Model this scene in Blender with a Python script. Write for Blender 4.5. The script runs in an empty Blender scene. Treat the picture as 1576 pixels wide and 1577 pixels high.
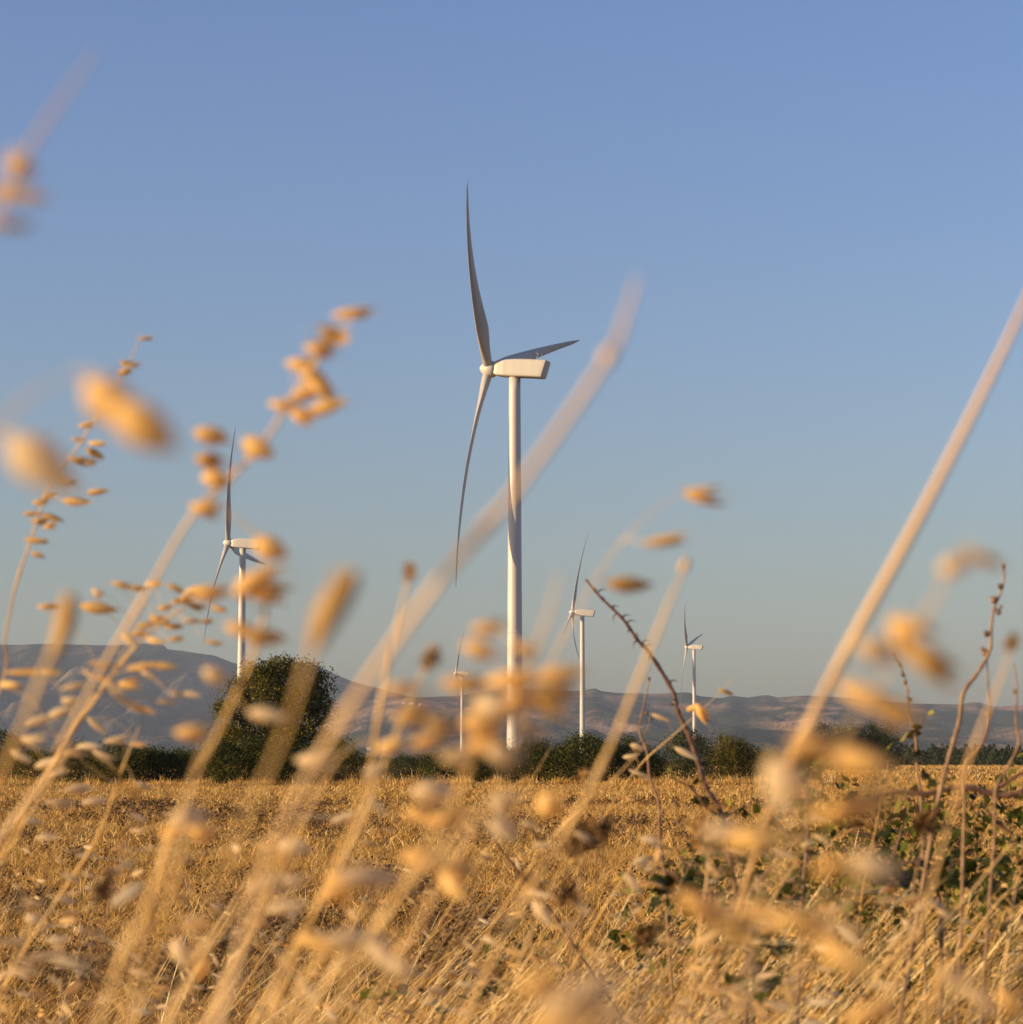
import bpy, math, random
import numpy as np
from mathutils import Vector, Matrix, Euler, noise as mnoise

R = math.radians
scene = bpy.context.scene
col = scene.collection

# ------------------------------------------------------------------ camera, sky, sun, exposure
FPX = 3721.0            # focal length in photo pixels (photo 1576 x 1577)
HORIZON = 1168.0        # photo row of the horizon
EYE = 1.30
PITCH = math.atan((HORIZON - 788.5) / FPX)
cam_d = bpy.data.cameras.new("camera"); cam = bpy.data.objects.new("camera", cam_d); col.objects.link(cam)
cam_d.sensor_fit = 'HORIZONTAL'; cam_d.sensor_width = 36.0; cam_d.lens = FPX / 1576.0 * 36.0
cam.location = (0, 0, EYE); cam.rotation_euler = (R(90) + PITCH, 0, 0)
cam_d.clip_start = 0.05; cam_d.clip_end = 40000
cam_d.dof.use_dof = True; cam_d.dof.focus_distance = 26.0
cam_d.dof.aperture_fstop = cam_d.lens / 5.6
cam_d.dof.aperture_blades = 7
scene.camera = cam

SUN_EL = R(13.5); SUN_BACK = R(17)          # low sun on the left, slightly behind the camera
world = bpy.data.worlds.new("World"); scene.world = world; world.use_nodes = True
wn = world.node_tree.nodes; wl = world.node_tree.links
bg = wn['Background']
sky = wn.new('ShaderNodeTexSky'); sky.sky_type = 'NISHITA'; sky.sun_disc = False
sky.sun_elevation = SUN_EL; sky.sun_rotation = R(270) - SUN_BACK
sky.air_density = 1.4; sky.dust_density = 1.3; sky.ozone_density = 0.2
wb = wn.new('ShaderNodeMixRGB'); wb.blend_type = 'MULTIPLY'; wb.inputs[0].default_value = 1.0; wb.inputs[2].default_value = (0.98, 1.325, 2.48, 1)   # the photo's white balance
wl.new(sky.outputs[0], wb.inputs[1]); wl.new(wb.outputs[0], bg.inputs[0]); bg.inputs[1].default_value = 0.0505

sun_d = bpy.data.lights.new("sun", 'SUN'); sun = bpy.data.objects.new("sun", sun_d); col.objects.link(sun)
sun_d.energy = 5.0; sun_d.angle = R(0.5); sun_d.color = (1.0, 0.72, 0.40)
S = Vector((-math.cos(SUN_BACK) * math.cos(SUN_EL), -math.sin(SUN_BACK) * math.cos(SUN_EL), math.sin(SUN_EL)))
sun.rotation_euler = (-S).to_track_quat('-Z', 'Y').to_euler()
scene.view_settings.view_transform = 'Standard'; scene.view_settings.look = 'None'
scene.view_settings.gamma = 1.0; scene.view_settings.exposure = 0.52
scene.cycles.max_bounces = 6; scene.cycles.volume_bounces = 0; scene.cycles.transparent_max_bounces = 4
scene.cycles.transmission_bounces = 4; scene.cycles.diffuse_bounces = 3

CAMM = Euler((R(90) + PITCH, 0, 0)).to_matrix()
def P(px, py, d):
    """world point on the ray of photo pixel (px, py), d metres in front of the camera"""
    v = CAMM @ Vector(((px - 788) / FPX, (788.5 - py) / FPX, -1.0))
    v *= d / v.y
    return Vector((v.x, v.y, v.z + EYE))
def PXM(d): return d / FPX                # metres per photo pixel at distance d

# ------------------------------------------------------------------ materials
def mat(name):
    m = bpy.data.materials.new(name); m.use_nodes = True
    nt = m.node_tree; return m, nt, nt.nodes, nt.links, nt.nodes['Principled BSDF']
def ramp(n, stops):
    r = n.new('ShaderNodeValToRGB'); e = r.color_ramp.elements
    while len(e) < len(stops): e.new(0.5)
    for i, (p, c) in enumerate(stops):
        e[i].position = p; e[i].color = (*c, 1)
    return r
def plant_mat(name, stops, trans=0.3, rough=0.6, island=True, scale=8.0, spec=0.3):
    m, nt, n, l, b = mat(name)
    r = ramp(n, stops)
    if island:
        g = n.new('ShaderNodeNewGeometry'); l.new(g.outputs['Random Per Island'], r.inputs[0])
    else:
        t = n.new('ShaderNodeTexCoord'); x = n.new('ShaderNodeTexNoise'); x.inputs['Scale'].default_value = scale
        x.inputs['Detail'].default_value = 4
        l.new(t.outputs['Object'], x.inputs[0]); l.new(x.outputs[0], r.inputs[0])
    l.new(r.outputs[0], b.inputs['Base Color']); b.inputs['Roughness'].default_value = rough
    b.inputs['Specular IOR Level'].default_value = spec
    if trans > 0:
        tr = n.new('ShaderNodeBsdfTranslucent'); l.new(r.outputs[0], tr.inputs[0])
        mx = n.new('ShaderNodeMixShader'); mx.inputs[0].default_value = trans
        l.new(b.outputs[0], mx.inputs[1]); l.new(tr.outputs[0], mx.inputs[2])
        l.new(mx.outputs[0], n['Material Output'].inputs[0])
    return m

M = {}
M['straw_field'] = plant_mat('straw_field', [(0, (.18, .075, .008)), (.35, (.48, .245, .038)), (.8, (.78, .47, .11)), (1, (.92, .72, .36))], .18)
M['weed_dark'] = plant_mat('weed_dark', [(0, (.055, .024, .007)), (.6, (.13, .065, .018)), (1, (.28, .16, .045))], .15)
M['verge_grass'] = plant_mat('verge_grass', [(0, (.22, .10, .016)), (.35, (.52, .29, .060)), (.75, (.80, .53, .17)), (1, (.94, .80, .46))], .28)
M['stem'] = plant_mat('stem', [(.25, (.72, .44, .14)), (.7, (.88, .60, .25))], .12, .45, False, 30, .5)
M['stem_pink'] = plant_mat('stem_pink', [(.25, (.76, .47, .19)), (.7, (.90, .62, .31))], .12, .45, False, 30, .5)
M['spikelet'] = plant_mat('spikelet', [(.25, (.94, .55, .15)), (.5, (.98, .67, .23)), (.8, (.98, .79, .40))], .48, .5, False, 60, .4)
M['spikelet_pale'] = plant_mat('spikelet_pale', [(.25, (.82, .60, .32)), (.5, (.90, .72, .44)), (.8, (.94, .82, .58))], .58, .5, False, 60, .4)
M['spikelet_dark'] = plant_mat('spikelet_dark', [(.25, (.50, .29, .08)), (.5, (.74, .48, .16)), (.8, (.86, .64, .28))], .5, .6, False, 60, .3)
M['seedhead'] = plant_mat('seedhead', [(0, (.06, .03, .012)), (.5, (.16, .08, .028)), (1, (.32, .18, .06))], .2)
M['seedhead_orange'] = plant_mat('seedhead_orange', [(0, (.34, .18, .05)), (.5, (.60, .36, .11)), (1, (.76, .52, .20))], .4)
M['cane'] = plant_mat('cane', [(.3, (.075, .034, .022)), (.6, (.15, .08, .045)), (.85, (.24, .15, .08))], 0, .5, False, 45, .4)
M['twig'] = plant_mat('twig', [(.3, (.16, .08, .04)), (.7, (.38, .24, .13))], 0, .6, False, 45, .3)
M['pod'] = plant_mat('pod', [(.3, (.10, .05, .02)), (.7, (.30, .17, .07))], 0, .7, False, 60, .3)
M['bramble_leaf'] = plant_mat('bramble_leaf', [(0, (.018, .024, .004)), (.55, (.05, .062, .008)), (.82, (.13, .15, .016)), (1, (.34, .28, .05))], .3, .6, spec=.08)
M['tree_leaf'] = plant_mat('tree_leaf', [(0, (.035, .036, .005)), (.55, (.10, .092, .014)), (1, (.32, .25, .04))], .3, .6, spec=.08)  # lightest stop puts sunlit foliage into the leaf colour, scattered at random
M['shrub_leaf'] = plant_mat('shrub_leaf', [(0, (.020, .027, .005)), (.55, (.052, .060, .010)), (1, (.15, .135, .022))], .25, .6, spec=.06)
M['olive_leaf'] = plant_mat('olive_leaf', [(0, (.05, .045, .008)), (.5, (.11, .09, .014)), (1, (.20, .155, .03))], .3, .6, spec=.06)
M['grey_leaf'] = plant_mat('grey_leaf', [(0, (.03, .04, .015)), (.5, (.06, .07, .025)), (1, (.12, .125, .045))], .3, .6, spec=.08)
M['wood_leaf'] = plant_mat('wood_leaf', [(0, (.022, .03, .012)), (.5, (.04, .05, .018)), (1, (.08, .085, .03))], .2, .6, spec=.05)
M['bark'] = plant_mat('bark', [(.3, (.09, .065, .04)), (.7, (.20, .15, .10))], 0, .9, False, 6, .1)

def paint(name, c, rough=.42):
    m, nt, n, l, b = mat(name)
    t = n.new('ShaderNodeTexCoord'); x = n.new('ShaderNodeTexNoise'); x.inputs['Scale'].default_value = .6; x.inputs['Detail'].default_value = 6
    mp = n.new('ShaderNodeMapping'); mp.inputs['Scale'].default_value = (1, 1, .12)
    l.new(t.outputs['Object'], mp.inputs[0]); l.new(mp.outputs[0], x.inputs[0])
    r = ramp(n, [(.3, tuple(v * .88 for v in c)), (.7, c)]); l.new(x.outputs[0], r.inputs[0])
    l.new(r.outputs[0], b.inputs['Base Color']); b.inputs['Roughness'].default_value = rough
    return m
M['white'] = paint('white_paint', (.62, .57, .49))
M['blade'] = paint('shaded_blade_paint', (.46, .42, .375), .40)  # darker and warmer than the tower: shade on the undersides is in this colour
M['steel'] = paint('steel', (.35, .35, .36), .4)
M['wall'] = paint('house_wall', (.80, .77, .72), .8)
M['roof'] = paint('house_roof', (.42, .22, .14), .8)

# ------------------------------------------------------------------ mesh helpers
class MB:
    def __init__(s): s.v = []; s.f = []
    def add(s, v, f):
        o = len(s.v); s.v += [tuple(x) for x in v]; s.f += [tuple(i + o for i in g) for g in f]
    def tube(s, pts, rad, n=8, cap=True):
        pts = [Vector(p) for p in pts]; rings = []
        up = Vector((0, 1, 0)); prev = None
        for i, p in enumerate(pts):
            t = (pts[min(i + 1, len(pts) - 1)] - pts[max(i - 1, 0)]).normalized()
            if prev is None:
                a = t.cross(up)
                if a.length < 1e-3: a = t.cross(Vector((1, 0, 0)))
            else: a = prev - t * prev.dot(t)
            a.normalize(); prev = a; b = t.cross(a)
            r = rad[i] if hasattr(rad, '__len__') else rad
            rings.append([p + (a * math.cos(k * 2 * math.pi / n) + b * math.sin(k * 2 * math.pi / n)) * r for k in range(n)])
        v = [q for r_ in rings for q in r_]; f = []
        for i in range(len(rings) - 1):
            for k in range(n):
                f.append((i * n + k, i * n + (k + 1) % n, (i + 1) * n + (k + 1) % n, (i + 1) * n + k))
        if cap: f.append(tuple(range(n))[::-1]); f.append(tuple((len(rings) - 1) * n + k for k in range(n)))
        s.add(v, f)
    def box(s, x0, x1, y0, y1, z0, z1):
        s.add([(x0, y0, z0), (x1, y0, z0), (x1, y1, z0), (x0, y1, z0), (x0, y0, z1), (x1, y0, z1), (x1, y1, z1), (x0, y1, z1)],
              [(0, 3, 2, 1), (4, 5, 6, 7), (0, 1, 5, 4), (1, 2, 6, 5), (2, 3, 7, 6), (3, 0, 4, 7)])
    def mesh(s, name, m=None, smooth=True):
        me = bpy.data.meshes.new(name); me.from_pydata(s.v, [], s.f); me.validate()
        if smooth: me.polygons.foreach_set('use_smooth', [True] * len(me.polygons))
        if m: me.materials.append(m)
        me.update(); return me
    def build(s, name, m, parent=None, smooth=True):
        return link(name, s.mesh(name, m, smooth), parent)
def link(name, me, parent=None):
    o = bpy.data.objects.new(name, me); col.objects.link(o)
    if parent: o.parent = parent
    return o
def empty(name, loc):
    o = bpy.data.objects.new(name, None); o.empty_display_size = .1; col.objects.link(o); o.location = loc; return o
def tag(o, label=None, cat=None, group=None, kind=None):
    if label: o['label'] = label
    if cat: o['category'] = cat
    if group: o['group'] = group
    if kind: o['kind'] = kind
    return o
def np_mesh(name, V, F, m, smooth=False):
    """V (n,3), F (k,4) or (k,3) arrays"""
    me = bpy.data.meshes.new(name); k = F.shape[1]
    me.vertices.add(len(V)); me.vertices.foreach_set('co', V.astype(np.float32).ravel())
    me.loops.add(F.size); me.loops.foreach_set('vertex_index', F.astype(np.int32).ravel())
    me.polygons.add(len(F)); me.polygons.foreach_set('loop_start', np.arange(0, F.size, k, dtype=np.int32))
    me.polygons.foreach_set('loop_total', np.full(len(F), k, np.int32))
    me.polygons.foreach_set('use_smooth', np.full(len(F), smooth, bool))
    me.update(calc_edges=True); me.materials.append(m); return me
def inst(tv, tf, pos, mats):
    """template verts (a,3), faces (b,k); pos (n,3); mats (n,3,3) -> merged arrays"""
    n = len(pos); V = np.einsum('nij,aj->nai', mats, tv) + pos[:, None, :]
    F = tf[None] + (np.arange(n) * len(tv))[:, None, None]
    return V.reshape(-1, 3), F.reshape(-1, tf.shape[1])
def rand_rot(rng, n):
    q = rng.normal(size=(n, 4)); q /= np.linalg.norm(q, axis=1)[:, None]; w, x, y, z = q.T
    return np.stack([np.stack([1 - 2 * (y * y + z * z), 2 * (x * y - z * w), 2 * (x * z + y * w)], -1),
                     np.stack([2 * (x * y + z * w), 1 - 2 * (x * x + z * z), 2 * (y * z - x * w)], -1),
                     np.stack([2 * (x * z - y * w), 2 * (y * z + x * w), 1 - 2 * (x * x + y * y)], -1)], 1)
def ribbons(rng, base, lean, h, w, seg=2, curl=.25):
    """tapered bent blades. base (n,3), lean (n,2) horizontal tip offset / height, h, w (n,)"""
    n = len(base); th = rng.uniform(0, 2 * np.pi, n); side = np.stack([np.cos(th), np.sin(th), np.zeros(n)], -1)
    V = []
    for i in range(seg + 1):
        t = i / seg
        c = base.copy(); bend = (t * (1 - curl) + curl * t * t)
        c[:, :2] += lean * (h * bend)[:, None]; c[:, 2] += h * (t - .12 * t * t * np.linalg.norm(lean, axis=1))
        ww = (w * (1 - .8 * t))[:, None] * .5
        V += [c - side * ww, c + side * ww]
    V = np.stack(V, 1)
    f = np.array([[2 * i, 2 * i + 1, 2 * i + 3, 2 * i + 2] for i in range(seg)])
    F = f[None] + (np.arange(n) * (2 * seg + 2))[:, None, None]
    return V.reshape(-1, 3), F.reshape(-1, 4)
def merge(parts):
    o = 0; VV = []; FF = []
    for v, f in parts: VV.append(v); FF.append(f + o); o += len(v)
    return np.concatenate(VV), np.concatenate(FF)
def smooth_path(pts, k=6):
    """Catmull-Rom through points; returns list of Vectors"""
    p = [Vector(q) for q in pts]; p = [p[0] * 2 - p[1]] + p + [p[-1] * 2 - p[-2]]; out = []
    for i in range(1, len(p) - 2):
        for j in range(k):
            t = j / k; a, b, c, d = p[i - 1], p[i], p[i + 1], p[i + 2]
            out.append(.5 * ((2 * b) + (-a + c) * t + (2 * a - 5 * b + 4 * c - d) * t * t + (-a + 3 * b - 3 * c + d) * t ** 3))
    out.append(p[-2]); return out

# ------------------------------------------------------------------ ground
def gz(x, y):
    """height of the ground: a low verge under the camera, then the flat field with gentle swells"""
    t = np.clip((np.asarray(y, float) - 3.5) / 4.0, 0, 1); t = t * t * (3 - 2 * t)
    v = .34 * (1 - t) * np.clip((np.asarray(y, float) + 14) / 6, 0, 1)
    far = np.clip((np.asarray(y, float) - 14) / 40, 0, 1) * np.clip((300 - np.asarray(y, float)) / 100, 0, 1)
    return v + far * (.04 * np.sin(np.asarray(x, float) * .11 + 1) + .012 * np.sin(np.asarray(y, float) * .09))
xs = np.unique(np.concatenate([np.linspace(-12, 12, 61), np.sign(np.linspace(-1, 1, 90)) * (np.abs(np.linspace(-1, 1, 90)) ** 4 * 3400 + 12)]))
ys = np.unique(np.concatenate([np.linspace(-40, -12, 8), np.linspace(-12, 20, 81), 20 + (np.linspace(0, 1, 110) ** 3) * 8900]))
X, Y = np.meshgrid(xs, ys); Z = gz(X, Y)
V = np.stack([X, Y, Z], -1).reshape(-1, 3); nx = len(xs)
I, J = np.meshgrid(np.arange(nx - 1), np.arange(len(ys) - 1)); a = (J * nx + I).ravel()
F = np.stack([a, a + 1, a + 1 + nx, a + nx], -1)
m, nt, n, l, b = mat('field_soil')
t = n.new('ShaderNodeTexCoord')
n1 = n.new('ShaderNodeTexNoise'); n1.inputs['Scale'].default_value = 1.3; n1.inputs['Detail'].default_value = 8; n1.inputs['Roughness'].default_value = .7
n2 = n.new('ShaderNodeTexNoise'); n2.inputs['Scale'].default_value = 34; n2.inputs['Detail'].default_value = 4
n3 = n.new('ShaderNodeTexNoise'); n3.inputs['Scale'].default_value = .035; n3.inputs['Detail'].default_value = 3
for k in (n1, n2, n3): l.new(t.outputs['Object'], k.inputs[0])
r1 = ramp(n, [(.3, (.11, .048, .010)), (.55, (.26, .125, .028)), (.8, (.46, .25, .065))]); l.new(n1.outputs[0], r1.inputs[0])
r2 = ramp(n, [(.3, (.55, .5, .45)), (.7, (1.25, 1.2, 1.1))]); l.new(n2.outputs[0], r2.inputs[0])
r3 = ramp(n, [(.3, (.85, .82, .75)), (.7, (1.12, 1.1, 1.05))]); l.new(n3.outputs[0], r3.inputs[0])
x1 = n.new('ShaderNodeMixRGB'); x1.blend_type = 'MULTIPLY'; x1.inputs[0].default_value = 1; l.new(r1.outputs[0], x1.inputs[1]); l.new(r2.outputs[0], x1.inputs[2])
x2 = n.new('ShaderNodeMixRGB'); x2.blend_type = 'MULTIPLY'; x2.inputs[0].default_value = 1; l.new(x1.outputs[0], x2.inputs[1]); l.new(r3.outputs[0], x2.inputs[2])
l.new(x2.outputs[0], b.inputs['Base Color']); b.inputs['Roughness'].default_value = .95; b.inputs['Specular IOR Level'].default_value = .1
bp = n.new('ShaderNodeBump'); bp.inputs['Distance'].default_value = .05; bp.inputs['Strength'].default_value = .7; l.new(n2.outputs[0], bp.inputs['Height']); l.new(bp.outputs[0], b.inputs['Normal'])
tag(link('ground', np_mesh('ground', V, F, m, True)), kind='structure')

# ------------------------------------------------------------------ hills
def hill_material(name, tan, dark, thr, streak):
    m, nt, n, l, b = mat(name); t = n.new('ShaderNodeTexCoord')
    mp = n.new('ShaderNodeMapping'); mp.inputs['Scale'].default_value = (1, .3, 1); l.new(t.outputs['Object'], mp.inputs[0])
    a = n.new('ShaderNodeTexNoise'); a.inputs['Scale'].default_value = streak; a.inputs['Detail'].default_value = 9; a.inputs['Roughness'].default_value = .66
    l.new(mp.outputs[0], a.inputs[0])
    v = n.new('ShaderNodeTexVoronoi'); v.inputs['Scale'].default_value = .13; l.new(mp.outputs[0], v.inputs[0])
    r = ramp(n, [(thr - .06, dark), (thr + .02, tuple((p + q) * .5 for p, q in zip(tan, dark))), (thr + .09, tan)]); l.new(a.outputs[0], r.inputs[0])
    rv = ramp(n, [(.2, (.22, .27, .25)), (.5, (1.3, 1.26, 1.2))]); l.new(v.outputs[0], rv.inputs[0])
    x = n.new('ShaderNodeMixRGB'); x.blend_type = 'MULTIPLY'; x.inputs[0].default_value = .8; l.new(r.outputs[0], x.inputs[1]); l.new(rv.outputs[0], x.inputs[2])
    l.new(x.outputs[0], b.inputs['Base Color']); b.inputs['Roughness'].default_value = 1; b.inputs['Specular IOR Level'].default_value = 0
    return m
def ridge_fn(pts):
    xs_ = [p[0] for p in pts]; ys_ = [p[1] for p in pts]
    return lambda px: float(np.interp(px, xs_, ys_))
def hill(name, pts, D0, D1, m, seed, rough, power=1.25):
    """terrain whose crest, at distance D1, stands at the photo rows given by pts"""
    fn = ridge_fn(pts); NX, NY = 900, 90; V = []
    for j in range(NY):
        t = j / (NY - 1)
        if t <= .8: s = t / .8; d = D0 + (D1 - D0) * s; prof = s ** power
        else: s = (t - .8) / .2; d = D1 + s * (D1 - D0) * .25; prof = 1 - .5 * s * s
        for i in range(NX):
            px = -2600 + 6800 * i / (NX - 1)
            hx = (px - 788) / FPX; H = (HORIZON - fn(px)) / FPX * D1
            x = hx * d
            nz = mnoise.fractal(Vector((x / 420 + seed, d / 1500, seed)), .9, 2.1, 8)
            rid = abs(mnoise.fractal(Vector((x / 200 + seed, d / 1700, seed + 9)), .9, 2.0, 6))
            amp = math.sin(min(1, t / .8) * math.pi) ** .7 if t < .8 else .3
            z = H * prof + rough * amp * (nz * .9 - rid * .8) * H / 150 + (nz * 2.5 if t > .7 else 0) - 4 * (1 - min(1, t * 8))
            V.append((x, d, z))
    a = (np.arange(NY - 1)[:, None] * NX + np.arange(NX - 1)[None]).ravel()
    F = np.stack([a, a + 1, a + 1 + NX, a + NX], -1)
    return tag(link(name, np_mesh(name, np.array(V), F, m, True)), kind='structure')
HM1 = hill_material('mesa_scrub', (.17, .125, .08), (.018, .023, .018), .57, .006)
HM2 = hill_material('hillside_scrub', (.33, .20, .12), (.036, .043, .028), .555, .0042)
hill('distant_mesa', [(-2600, 1080), (-1200, 1040), (-500, 1005), (-100, 993), (60, 992), (150, 993), (225, 991), (252, 993), (258, 1000), (290, 1004), (330, 1009), (360, 1020), (400, 1030), (450, 1024),
     (480, 1019), (500, 1029), (525, 1042), (545, 1050), (580, 1060), (640, 1074), (740, 1092), (900, 1120), (1300, 1150), (4200, 1164)], 4300, 7400, HM1, 3.1, 42)
hill('distant_hills', [(-2600, 1150), (-300, 1150), (200, 1142), (420, 1120), (520, 1092), (560, 1078), (600, 1076), (640, 1074), (700, 1072), (745, 1064), (790, 1060), (850, 1062), (893, 1064), (906, 1061), (915, 1058),
     (926, 1063), (950, 1066), (985, 1067), (1000, 1068), (1040, 1066), (1060, 1065), (1075, 1070), (1110, 1073), (1125, 1068), (1150, 1072), (1180, 1068), (1196, 1072), (1240, 1070), (1290, 1073),
     (1350, 1078), (1400, 1082), (1470, 1083), (1505, 1080), (1530, 1087), (1576, 1084), (1800, 1070), (2300, 1080), (4200, 1120)], 3000, 6000, HM2, 7.7, 34, 1.1)

# haze: the air between the camera and the hills
hz = MB(); hz.box(-3950, 3950, -120, 9600, -8, 520)
hm = bpy.data.materials.new('haze_air'); hm.use_nodes = True; hn = hm.node_tree.nodes; hn.clear()
ho = hn.new('ShaderNodeOutputMaterial'); hv = hn.new('ShaderNodeVolumePrincipled')
hv.inputs['Color'].default_value = (.70, .82, 1.0, 1); hv.inputs['Density'].default_value = 5.4e-5; hv.inputs['Anisotropy'].default_value = 0.0
hm.node_tree.links.new(hv.outputs[0], ho.inputs['Volume'])
HAZE = tag(hz.build('haze', hm, None, False), kind='stuff')

# ------------------------------------------------------------------ wind turbines
def turbine(label, tower_px, hub_row, D, az, yaw, tilt, k1, k2):
    Rr = 40.0
    # tower foot on the ground under the pixel column, hub height from its row
    top = P(tower_px, hub_row, D); Hh = top.z - 0.0
    root = empty('wind_turbine', (top.x, top.y, 0)); tag(root, label, 'wind turbine', 'white three-bladed wind turbines')
    ht = Hh - 1.75
    mb = MB(); zz = np.linspace(-.5, ht, 26); mb.tube([(0, 0, z) for z in zz], [1.42 - .42 * (z / ht) for z in zz], 40)
    for z in (ht * .34, ht * .67, ht - .12): mb.tube([(0, 0, z - .06), (0, 0, z + .06)], [1.47 - .42 * z / ht] * 2, 40)
    mb.tube([(0, 0, ht), (0, 0, ht + .35)], [.92, .92], 32)
    tw = mb.build('tower', M['white'], root)
    d_ = MB(); d_.box(-.45, .45, -1.48, -1.38, 1.2, 3.2); d_.build('door', M['steel'], tw, False)
    uh = Vector((-math.cos(yaw), math.sin(yaw), 0)); q = Vector((-math.sin(yaw), -math.cos(yaw), 0)); z = Vector((0, 0, 1))
    u = uh * math.cos(tilt) + z * math.sin(tilt); w = z * math.cos(tilt) - uh * math.sin(tilt)
    nt_ = min(tilt, .05); un = uh * math.cos(nt_) + z * math.sin(nt_); wn_ = z * math.cos(nt_) - uh * math.sin(nt_)
    hub = Vector((0, 0, Hh)) + uh * 4.75
    # nacelle: profile along -un from the hub, lofted sections with rounded corners
    prof = [(-1.15, -.95, .95, 1.05), (-1.75, -1.25, 1.12, 1.3), (-3.1, -1.40, 1.5, 1.45), (-5.2, -1.50, 1.62, 1.5), (-8.2, -1.60, 1.55, 1.5), (-9.9, -1.68, 1.42, 1.5), (-10.5, -1.70, 1.36, 1.46)]
    mb = MB(); n_ = 20; rings = []
    for i, (s, lo, hi, hw) in enumerate(prof):
        ring = []; mid = (lo + hi) / 2; hh = (hi - lo) / 2
        for k in range(n_):
            a = 2 * math.pi * (k + .5) / n_; ex = .22
            cx = math.copysign(abs(math.cos(a)) ** ex, math.cos(a)) * hw; cy = math.copysign(abs(math.sin(a)) ** ex, math.sin(a)) * hh + mid
            sl = (cy - mid) / hh * (-.42) if i >= 5 else 0          # raked rear end
            ring.append(hub + un * (s + sl) + q * cx + wn_ * cy)
        rings.append(ring)
    v = [p for r_ in rings for p in r_]; f = []
    for i in range(len(rings) - 1):
        for k in range(n_): f.append((i * n_ + k, i * n_ + (k + 1) % n_, (i + 1) * n_ + (k + 1) % n_, (i + 1) * n_ + k))
    f.append(tuple(range(n_))[::-1]); f.append(tuple((len(rings) - 1) * n_ + k for k in range(n_)))
    mb.add(v, f); nac = mb.build('nacelle', M['white'], root, False)
    nm = nac.modifiers.new('b', 'BEVEL'); nm.width = .1; nm.segments = 2; nm.limit_method = 'ANGLE'; nm.angle_limit = R(30)
    mb = MB()
    for s_, h_ in ((-8.6, .9), (-9.1, 1.15), (-9.6, 1.15)):
        p0 = hub + un * s_ + wn_ * 1.3 + q * (.4 if s_ == -9.1 else -.4); mb.tube([p0, p0 + z * (h_ + .2)], .05, 6)
        mb.tube([p0 + z * (h_ + .2) - uh * .28, p0 + z * (h_ + .2) + uh * .28], .045, 6)
    mb.build('wind_sensor', M['steel'], nac)
    # spinner
    mb = MB(); pr = [(-1.2, 1.25), (-.9, 1.42), (-.2, 1.5), (.5, 1.36), (1.05, 1.02), (1.45, .62), (1.72, .25), (1.80, .02)]
    mb.tube([hub + u * s for s, _ in pr], [r_ for _, r_ in pr], 28); mb.build('spinner', M['white'], root)
    # blades
    rr = [.0, .03, .06, .10, .14, .18, .22, .28, .36, .45, .55, .65, .75, .85, .93, .975, 1.0]
    ch = np.interp(rr, [0, .04, .10, .17, .21, .35, .5, .65, .8, .93, 1], [1.7, 1.7, 2.35, 3.05, 3.15, 2.6, 2.05, 1.6, 1.15, .72, .12])
    th = np.interp(rr, [0, .05, .12, .2, .4, 1], [1.7, 1.65, 1.2, .85, .45, .08])
    be = np.interp(rr, [0, .2, .5, 1], [R(28), R(18), R(8), R(1.5)])
    for kk in range(3):
        A = az + kk * 2 * math.pi / 3
        bdir = w * math.cos(A) + q * math.sin(A); td = -w * math.sin(A) + q * math.cos(A)
        mb = MB(); n2_ = 20; v = []
        for i, r0 in enumerate(rr):
            r_ = .7 + r0 * (Rr - .7); s = r_ / Rr
            c = hub + bdir * r_ + u * (k1 * r_ - k2 * r_ * s)
            e = td * math.cos(be[i]) + u * math.sin(be[i]); nn = bdir.cross(e).normalized()
            cf = min(1, max(0, (r0 - .04) / .12)); off = -.2 * ch[i] * cf
            for k in range(n2_):
                a = 2 * math.pi * k / n2_; cx = math.cos(a); cy = math.sin(a)
                tap = 1 - .55 * cf * (1 - cx) / 2 if cx < .3 else 1
                v.append(c + e * (cx * ch[i] * .5 + off) + nn * (cy * th[i] * .5 * tap))
        f = []
        for i in range(len(rr) - 1):
            for k in range(n2_): f.append((i * n2_ + k, i * n2_ + (k + 1) % n2_, (i + 1) * n2_ + (k + 1) % n2_, (i + 1) * n2_ + k))
        f.append(tuple(range(n2_))[::-1]); f.append(tuple((len(rr) - 1) * n2_ + k for k in range(n2_)))
        mb.add(v, f); mb.build('blade', M['blade'], root)
    return root
turbine('largest and nearest white wind turbine, its tower rising in the middle of the field', 793, 566, 417, R(47.0), R(19.3), .143, .055, .126)
turbine('second largest white wind turbine, standing behind the big dark tree on the left', 374, 836, 763, R(25.1), R(8.6), .112, .05, .117)
turbine('middle-sized white wind turbine with two blades hanging down, right of the largest one', 897, 943, 1150, R(-1.4), R(8.8), .146, .045, .100)
turbine('far white wind turbine behind the rounded green tree, rightmost of all', 1069, 996, 1608, R(45.9), R(16.1), .113, .04, .09)
turbine('smallest and farthest white wind turbine, just left of the largest tower', 712, 1037, 1833, R(-8.4), R(4.3), .118, .03, .102)

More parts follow.
